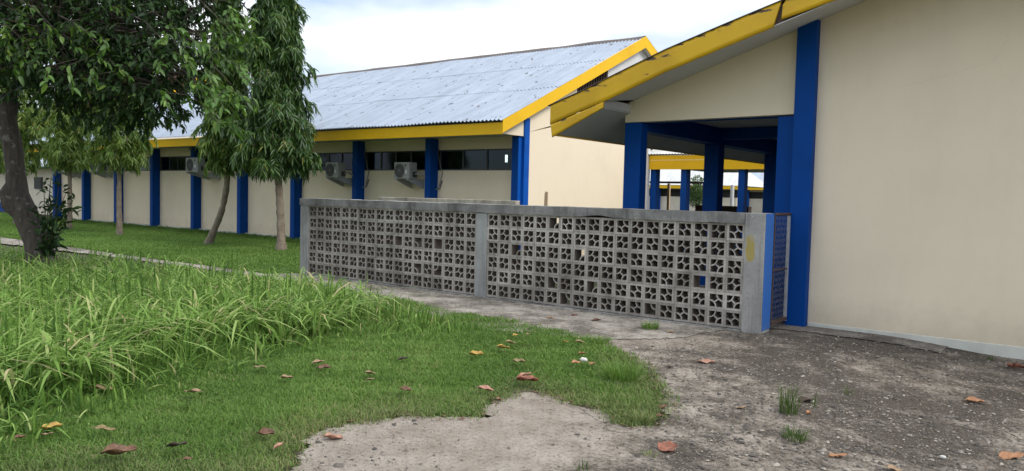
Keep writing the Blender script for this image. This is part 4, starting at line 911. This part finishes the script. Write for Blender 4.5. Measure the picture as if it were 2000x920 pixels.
TALL = gpoly([(-200, 950), (100, 855), (290, 785), (440, 735), (565, 698), (680, 684), (800, 672), (930, 650), (880, 628), (790, 612), (700, 602), (600, 588), (430, 566), (200, 534), (130, 528), (0, 518)]) + [(-24, 6.4), (-24, 2), (-12, 0)]
def tall_grass():
    rng = np.random.default_rng(43)
    cx, cy = scatter(-22, -4, .8, 8.4, 26000, lambda X, Y: in_poly(X, Y, TALL), rng)
    px, py, dep = cam_px(cx, cy); k = (px > -150) & (px < 1000) & (rng.uniform(size=len(cx)) < np.clip(34/dep**2, .17, 1)*(.35+.65*(nz_np(cx, cy, 1.7, 2) > -.25))); cx, cy, dep = cx[k], cy[k], dep[k]
    LW = np.array(TALL); hfac = np.ones(len(cx))
    e = np.full(len(cx), 9.0)
    for (ax, ay), (bx, by) in zip(TALL[:8], TALL[1:9]):
        t = np.clip(((cx-ax)*(bx-ax)+(cy-ay)*(by-ay))/((bx-ax)**2+(by-ay)**2), 0, 1); e = np.minimum(e, np.hypot(cx-ax-t*(bx-ax), cy-ay-t*(by-ay)))
    hfac = .28+.72*np.clip((e+.25*nz_np(cx, cy, 3, 4))/1.3, 0, 1); k = rng.uniform(size=len(cx)) < .25+.75*np.clip(e/.8, 0, 1); cx, cy, dep, hfac = cx[k], cy[k], dep[k], hfac[k]
    nb = rng.integers(3, 7, len(cx)); X = np.repeat(cx, nb)+rng.normal(0, .035, nb.sum()); Y = np.repeat(cy, nb)+rng.normal(0, .035, nb.sum()); n = len(X)
    hf = np.repeat(hfac*(1+.22*nz_np(cx, cy, 1.1, 6)), nb); h = rng.uniform(.20, .66, n)*hf; br = np.repeat(rng.normal(0, .12, len(cx))+nz_np(cx, cy, .8, 9)*.12, nb)
    w = rng.uniform(.008, .019, n)*np.clip(np.repeat(dep, nb)/8, 1, 1.6)
    P = np.stack([X, Y, np.full(n, -.03)], 1)
    V, F, q = blades(P, h, w, np.abs(rng.normal(.55, .4, n)), rng.uniform(0, 6.28, n), rng, 6, 1.35)
    k = rng.choice(len(cx), 1500, False); k = k[hfac[k] > .7]; m2 = rng.integers(2, 5, len(k)); X2 = np.repeat(cx[k], m2)+rng.normal(0, .03, m2.sum()); Y2 = np.repeat(cy[k], m2)+rng.normal(0, .03, m2.sum()); n2 = len(X2)
    V2, F2, _ = blades(np.stack([X2, Y2, np.full(n2, -.03)], 1), rng.uniform(.5, .82, n2), rng.uniform(.015, .027, n2), rng.uniform(.5, 1.35, n2), rng.uniform(0, 6.28, n2), rng, 6, 1.35)
    rn = np.concatenate([np.clip(rng.normal(.40, .24, n)+br, 0, 1), np.clip(rng.normal(.70, .18, n2), 0, 1)])
    props(np_mesh('tall_grass', np.concatenate([V, V2]), [np.concatenate([F, F2+len(V)])], G_TALL, None, np.repeat(rn, q)), kind='stuff')
tall_grass()

def tuft(px, py, hpx, wpx, label, m=None, n=90, seed=0):
    rng = np.random.default_rng(600+seed); p = ground_pt(px, py); d = (p-EYEP).dot(CF); s = d/F_PX; H = hpx*s*1.25; Wr = wpx*s*.5
    r = Wr*.55*np.sqrt(rng.uniform(size=n)); a = rng.uniform(0, 6.28, n); P = np.stack([p.x+r*np.cos(a), p.y+r*np.sin(a), np.full(n, gz(p.x, p.y)-.015)], 1)
    V, F, q = blades(P, rng.uniform(.45, 1, n)*H, rng.uniform(.003, .0055, n)*max(1, d/6), np.abs(rng.normal(Wr/H*.45, .3, n)), a+rng.normal(0, .5, n), rng, 4, 1.2)
    V -= np.array([p.x, p.y, 0]); o = np_mesh('weed_tuft', V, [F], m or G_WEED, None, np.repeat(np.clip(rng.normal(.5, .22, n), 0, 1), q)); o.location = (p.x, p.y, 0)
    return props(o, label, 'weed', 'weed tufts growing out of the concrete')
tuft(1540, 805, 62, 60, 'tallest upright weed tuft on the pebbly concrete, beside an orange leaf', n=90, seed=1)
tuft(1553, 850, 30, 80, 'low spreading weed tuft just in front of the tallest tuft', n=110, seed=2)
tuft(1270, 642, 20, 60, 'grass tuft at the foot of the block wall', G_LAWN, 160, 3)
tuft(1168, 668, 18, 75, 'grass tuft at the tip of the lawn beside the path', G_LAWN, 170, 4)
tuft(1212, 745, 44, 105, 'broad dark green tuft at the right edge of the lawn', G_LAWN, 420, 5)
tuft(1255, 826, 28, 66, 'pale tuft at the lowest corner of the lawn by the concrete', G_DRY, 150, 6)
tuft(1657, 765, 26, 36, 'thin wispy weed tuft alone amid dark pebbles', n=22, seed=7)
tuft(1934, 690, 12, 18, 'tiny weed at the base of the cream wall', n=26, seed=8)
tuft(1590, 790, 34, 20, 'three thin weed stalks beside the curled dark leaf', n=8, seed=9)
tuft(1265, 890, 16, 60, 'sparse dry weed beside the red leaf', G_DRY, 26, 10)
tuft(1140, 918, 26, 50, 'thin green weed in the crack at the bottom edge', n=24, seed=11)

# ------------------------------------------------------------------ fallen leaves, stones
def fallen(px, py, size, col, label, curl=.35, rz=None, z=None, asp=None):
    rr = random.Random(int(px*7+py)); asp = asp or rr.uniform(.42, .78); curl = min(curl, .5)*.85; p = ground_pt(px, py); d = (p-EYEP).dot(CF); L_ = size*d/F_PX*.90; Wd = L_*asp*1.1
    on_lawn = in_poly(np.array([p.x]), np.array([p.y]), LAWN)[0]; zb = (.055 if on_lawn else .004)+gz(p.x, p.y) if z is None else z
    V = []; F = []; nu, nv = 10, 6; ph = rr.uniform(0, 9); tw = rr.uniform(-.5, .5)
    for i in range(nu+1):
        u = i/nu; wd = (math.sin(math.pi*min(1, u*.93+.07)**.85))**.7*.5*(1+.10*math.sin(u*23+ph)) if 0 < i < nu else .03
        for j in range(nv+1):
            v = j/nv*2-1; x = (u-.5)*L_; y = v*wd*Wd*(1+.06*math.sin(17*u+5*v+ph)); zz = curl*L_*(.45*(abs(v)**1.6)*wd*2+.5*(u-.5)**2*1.3+tw*.25*(u-.5)*v)+.045*L_*math.sin(9*u+4*v+ph)
            V.append((x, y, zz))
    for i in range(nu):
        for j in range(nv):
            if rr.random() < .03 and 0 < j < nv-1: continue
            b = i*(nv+1)+j; F.append((b, b+1, b+nv+2, b+nv+1))
    mz = min(v[2] for v in V); V = [(a, b, c-mz) for a, b, c in V]
    b0 = len(V); V += [(-L_*.5, -.003, V[0][2]), (-L_*.5, .003, V[0][2]), (-L_*.72, .004, .004), (-L_*.72, -.001, .004)]; F.append((b0, b0+1, b0+2, b0+3))
    o = MB().add(V, F, True).build('fallen_leaf', DL[col]); o.location = (p.x, p.y, zb)
    o.rotation_euler = (rr.uniform(-.2, .2), rr.uniform(-.2, .2), rz if rz is not None else rr.uniform(0, 6.28))
    s = o.modifiers.new('thickness', 'SOLIDIFY'); s.thickness = .0012
    return props(o, label, 'leaf', 'dead leaves scattered on lawn and concrete')
RZ0 = math.atan2(CR.y, CR.x)
for a in [
 (203, 775, 46, 'tan', 'wide tan dead leaf lying among tall grass stems at lower left', .25, RZ0+.1), (375, 781, 40, 'tan', 'tan dead leaf with dark tip at the edge of the tall grass', .3, RZ0+2.9),
 (101, 853, 40, 'yellow', 'yellow dead leaf in the bottom left grass', .5, RZ0+.4), (92, 866, 26, 'tan', 'tan leaf scrap just under the yellow leaf', .2, RZ0),
 (205, 856, 46, 'olive', 'narrow pale dead leaf to the right of the yellow leaf', .2, RZ0, None, .3), (232, 906, 72, 'brown', 'largest curled brown leaf at the bottom left of the lawn', .55, RZ0+.25),
 (40, 873, 26, 'brown', 'upright brown leaf at the far bottom left', .8, RZ0+1.3), (345, 889, 44, 'dark', 'dark rotting leaf right of the large curled brown leaf', .35, RZ0+.1),
 (366, 916, 24, 'brown', 'brown leaf cut by the bottom edge of the lawn', .3, RZ0), (560, 752, 27, 'tan', 'round tan leaf alone in mid lawn', .5, RZ0),
 (622, 721, 26, 'tan', 'upright tan leaf touching a curled leaf in mid lawn', .6, RZ0+.6), (634, 731, 32, 'brown', 'curled brown leaf below an upright tan leaf', .3, RZ0-.1),
 (508, 730, 28, 'olive', 'flat dull leaf at the foot of the tall grass', .15, RZ0), (722, 743, 24, 'tan', 'upper of two stacked tan leaves in mid lawn', .5, RZ0+.2),
 (722, 755, 20, 'tan', 'lower of two stacked tan leaves in mid lawn', .3, RZ0), (787, 713, 20, 'dark', 'small dark crumpled leaf beyond the stacked tan leaves', .8, RZ0+.5),
 (793, 776, 26, 'brown', 'cupped red brown leaf near the concrete edge of the lawn', .8, RZ0+.2), (930, 704, 32, 'yellow', 'golden brown broad leaf standing in the upper lawn', .7, RZ0-.3),
 (982, 691, 30, 'yellow', 'yellow brown folded leaf right of the golden leaf', .5, RZ0-.2), (997, 681, 24, 'olive', 'olive curled leaf behind the yellow folded leaf', .5, RZ0+.2),
 (1014, 719, 32, 'olive', 'olive tan leaf pointing down the lawn above the dark leaf pile', .4, RZ0-.5), (1030, 757, 48, 'red', 'dark red crumpled leaf heap where lawn meets concrete', .9, RZ0),
 (1026, 747, 30, 'salmon', 'pale leaf lying over the dark red leaf heap', .6, RZ0+.5), (948, 776, 34, 'salmon', 'broad reddish tan leaf at the tip of the lawn edge', .55, RZ0),
 (975, 781, 16, 'orange', 'small orange leaf beside the broad reddish tan leaf', .3, RZ0), (1007, 665, 14, 'yellow', 'small yellow leaf at the top of the lawn', .5, RZ0+.8),
 (1031, 663, 14, 'olive', 'small upright leaf at the top of the lawn near the path', .8, RZ0+1.2), (1104, 678, 14, 'yellow', 'small bright yellow leaf near the lawn tip', .4, RZ0-.4),
 (1132, 679, 20, 'olive', 'olive leaf at the tip of the lawn', .5, RZ0), (1137, 702, 18, 'orange', 'orange leaf just behind the white stone', .5, RZ0+.5),
 (1125, 721, 20, 'orange', 'left of two orange leaves below the white stone', .6, RZ0), (1156, 723, 20, 'orange', 'right of two orange leaves below the white stone', .6, RZ0+1),
 (651, 858, 40, 'salmon', 'crinkled salmon leaf lying on the pale concrete', .5, RZ0+.3, None, .75), (520, 866, 46, 'brown', 'long brown leaf at the corner of lawn and concrete', .5, RZ0-.4),
 (546, 889, 30, 'salmon', 'pinkish leaf scrap below the long brown leaf', .4, RZ0+1.2), (685, 826, 20, 'brown', 'small brown leaf on the edge of the pale concrete', .4, RZ0),
 (903, 820, 14, 'brown', 'tiny brown leaf under the lawn edge', .4, RZ0), (1305, 878, 44, 'red', 'bright red torn leaf on the concrete', .45, RZ0+.2, None, .85),
 (1637, 877, 40, 'orange', 'flat orange leaf on the pebbly concrete near the bottom', .15, RZ0, None, .6), (1747, 897, 30, 'tan', 'tan folded leaf near the bottom right', .4, RZ0-.5),
 (1977, 870, 52, 'orange', 'large orange leaf at the right edge', .2, RZ0-.1, None, .5), (1906, 768, 36, 'orange', 'orange tan leaf with shadowed side on dark pebbles at right', .4, RZ0-.1),
 (1579, 803, 22, 'orange', 'small bright orange leaf beside the tallest weed', .7, RZ0+.9), (1576, 783, 36, 'dark', 'curled dark leaf behind the small orange leaf', .5, RZ0),
 (1380, 708, 36, 'salmon', 'flat rusty leaf patch in mid concrete', .12, RZ0), (1448, 798, 22, 'tan', 'pale leaf flake in mid concrete', .2, RZ0),
 (1296, 797, 22, 'brown', 'brown leaf against the right edge of the lawn', .6, RZ0+.8), (1290, 815, 20, 'brown', 'crumpled brown leaf at the lowest lawn corner', .7, RZ0),
 (1986, 704, 40, 'red', 'red brown leaf heap at the foot of the cream wall', .7, RZ0), (1122, 617, 14, 'red', 'small red brown leaf near the wall footing on the path', .5, RZ0),
 (1165, 627, 22, 'brown', 'brown leaf on the path close to the block wall', .35, RZ0), (1075, 622, 16, 'tan', 'pale tan leaf lying on the path', .3, RZ0),
 (1310, 650, 16, 'tan', 'tan leaf near the tuft at the wall foot', .4, RZ0), (1308, 718, 14, 'dark', 'small dark leaf on concrete right of the lawn', .4, RZ0)]:
    fallen(*a[:5], *(a[5:7] if len(a) > 5 else ()), *(a[7:9] if len(a) > 7 else ()))

def stone(px, py, size, label, m=STONE):
    p = ground_pt(px, py); d = (p-EYEP).dot(CF); r = size*d/F_PX/2; V = []; F = []; nu, nv = 12, 7
    for i in range(nv+1):
        for j in range(nu):
            th = math.pi*i/nv; ph = 2*math.pi*j/nu; k = 1+.18*mnoise.noise(Vector((math.cos(ph)*1.5+px, math.sin(ph)*1.5, th)))
            V.append((r*k*math.sin(th)*math.cos(ph), r*.75*k*math.sin(th)*math.sin(ph), r*.6*k*math.cos(th)))
    for i in range(nv):
        for j in range(nu): F.append((i*nu+j, i*nu+(j+1) % nu, (i+1)*nu+(j+1) % nu, (i+1)*nu+j))
    o = MB().add(V, F, True).build('stone', m); o.location = (p.x, p.y, gz(p.x, p.y)+r*.35+(.02 if py < 800 else 0)); return props(o, label, 'stone')
stone(1140, 710, 17, 'smooth white stone at the right edge of the lawn')
stone(1843, 871, 12, 'white pebble pair member on dark concrete, at bottom right')

def gravel():
    rng = np.random.default_rng(51); n0 = 75000
    X, Y = scatter(-6.5, 2.5, 2.5, 10.0, n0, lambda X, Y: (~in_poly(X, Y, np.array(LAWN))) & ((X > -3.9) | (Y < 6.9)) & ((Y < 9.1) | (X > -2.9)) & (Y < 10.05), rng)
    px, py, dep = cam_px(X, Y); dens = np.clip((px-900)/700, .05, 1)*.5+.25*nz_np(X, Y, 1.4, 3); k = (px > 500) & (px < 2080) & (py < 960) & (dep > 2) & (rng.uniform(size=len(X)) < dens); X, Y = X[k], Y[k]; n = len(X)
    s = np.exp(rng.normal(math.log(.0058), .55, n)).clip(.0025, .024); a = rng.uniform(0, 6.28, n)
    t = np.array([[math.cos(i*math.pi/3), math.sin(i*math.pi/3), 0] for i in range(6)]); t2 = t*.62+np.array([0, 0, .38])
    tpl = np.concatenate([t+np.array([0, 0, -.15]), t2, [[0, 0, .46]]]); Vs = tpl[None]*np.stack([s*1.25, s*.85, s*.9], 1)[:, None]*(1+.22*rng.normal(size=(n, 13, 1)))
    c, q = np.cos(a)[:, None], np.sin(a)[:, None]; x = Vs[..., 0]*c-Vs[..., 1]*q; y = Vs[..., 0]*q+Vs[..., 1]*c
    V = np.stack([x+X[:, None], y+Y[:, None], Vs[..., 2]+gz_np(X, Y)[:, None]+.001], 2).reshape(-1, 3); b = np.arange(n)*13
    F4 = np.concatenate([np.stack([b+i, b+(i+1) % 6, b+6+(i+1) % 6, b+6+i], 1) for i in range(6)]); F3 = np.concatenate([np.stack([b+6+i, b+6+(i+1) % 6, b+12], 1) for i in range(6)])
    props(np_mesh('gravel', V, [F4, F3], GRAVEL, None, np.repeat(rng.uniform(0, 1, n)**1.2, 13)), kind='stuff')
gravel()

def litter():                                        # leaf crumbs and bits of straw along the lawn edge and the wall foot
    rng = np.random.default_rng(61); P = []
    E = LAWN[1:24]
    for (ax, ay), (bx, by) in zip(E[:-1], E[1:]):
        m_ = int(math.hypot(bx-ax, by-ay)*190); t = rng.uniform(size=m_); P.append(np.stack([ax+(bx-ax)*t, ay+(by-ay)*t], 1)+rng.normal(0, .085, (m_, 2)))
    t = rng.uniform(size=420); P.append(np.stack([-12+8.8*t, 9.09-np.abs(rng.normal(0, .05, 420))], 1))
    t = rng.uniform(size=260); P.append(np.stack([-2.9+3.4*t, 10.15-np.abs(rng.normal(0, .08, 260))], 1))
    P.append(np.stack([rng.uniform(-6, 1.5, 900), rng.uniform(3, 9, 900)], 1)); P = np.concatenate(P)
    k = ~in_poly(P[:, 0], P[:, 1], np.array(LAWN)) | (rng.uniform(size=len(P)) < .25); P = P[k]; n = len(P)
    a = rng.uniform(0, 6.28, n); L_ = np.exp(rng.normal(math.log(.014), .5, n)).clip(.005, .045); w_ = L_*rng.uniform(.12, .55, n); z = gz_np(P[:, 0], P[:, 1])+.006
    ca, sa = np.cos(a), np.sin(a); V = []
    for u, v, h in ((-.5, 0, 0), (0, .5, .25), (.5, 0, .1), (0, -.5, .05)):
        V.append(np.stack([P[:, 0]+ca*u*L_-sa*v*w_, P[:, 1]+sa*u*L_+ca*v*w_, z+h*L_*rng.uniform(.2, 1, n)], 1))
    V = np.stack(V, 1).reshape(-1, 3); b = np.arange(n)*4
    m = leafy('leaf crumbs', [(0, (.05, .03, .02)), (.5, (.14, .08, .045)), (.85, (.28, .19, .10)), (1, (.42, .34, .2))], .8, 0, spec=.15)
    props(np_mesh('leaf_litter', V, [np.stack([b, b+1, b+2, b+3], 1)], m, None, np.repeat(rng.uniform(size=n), 4)), kind='stuff')
litter()
for o in [o for o in bpy.data.objects if o.users_collection == ()]: bpy.data.objects.remove(o)
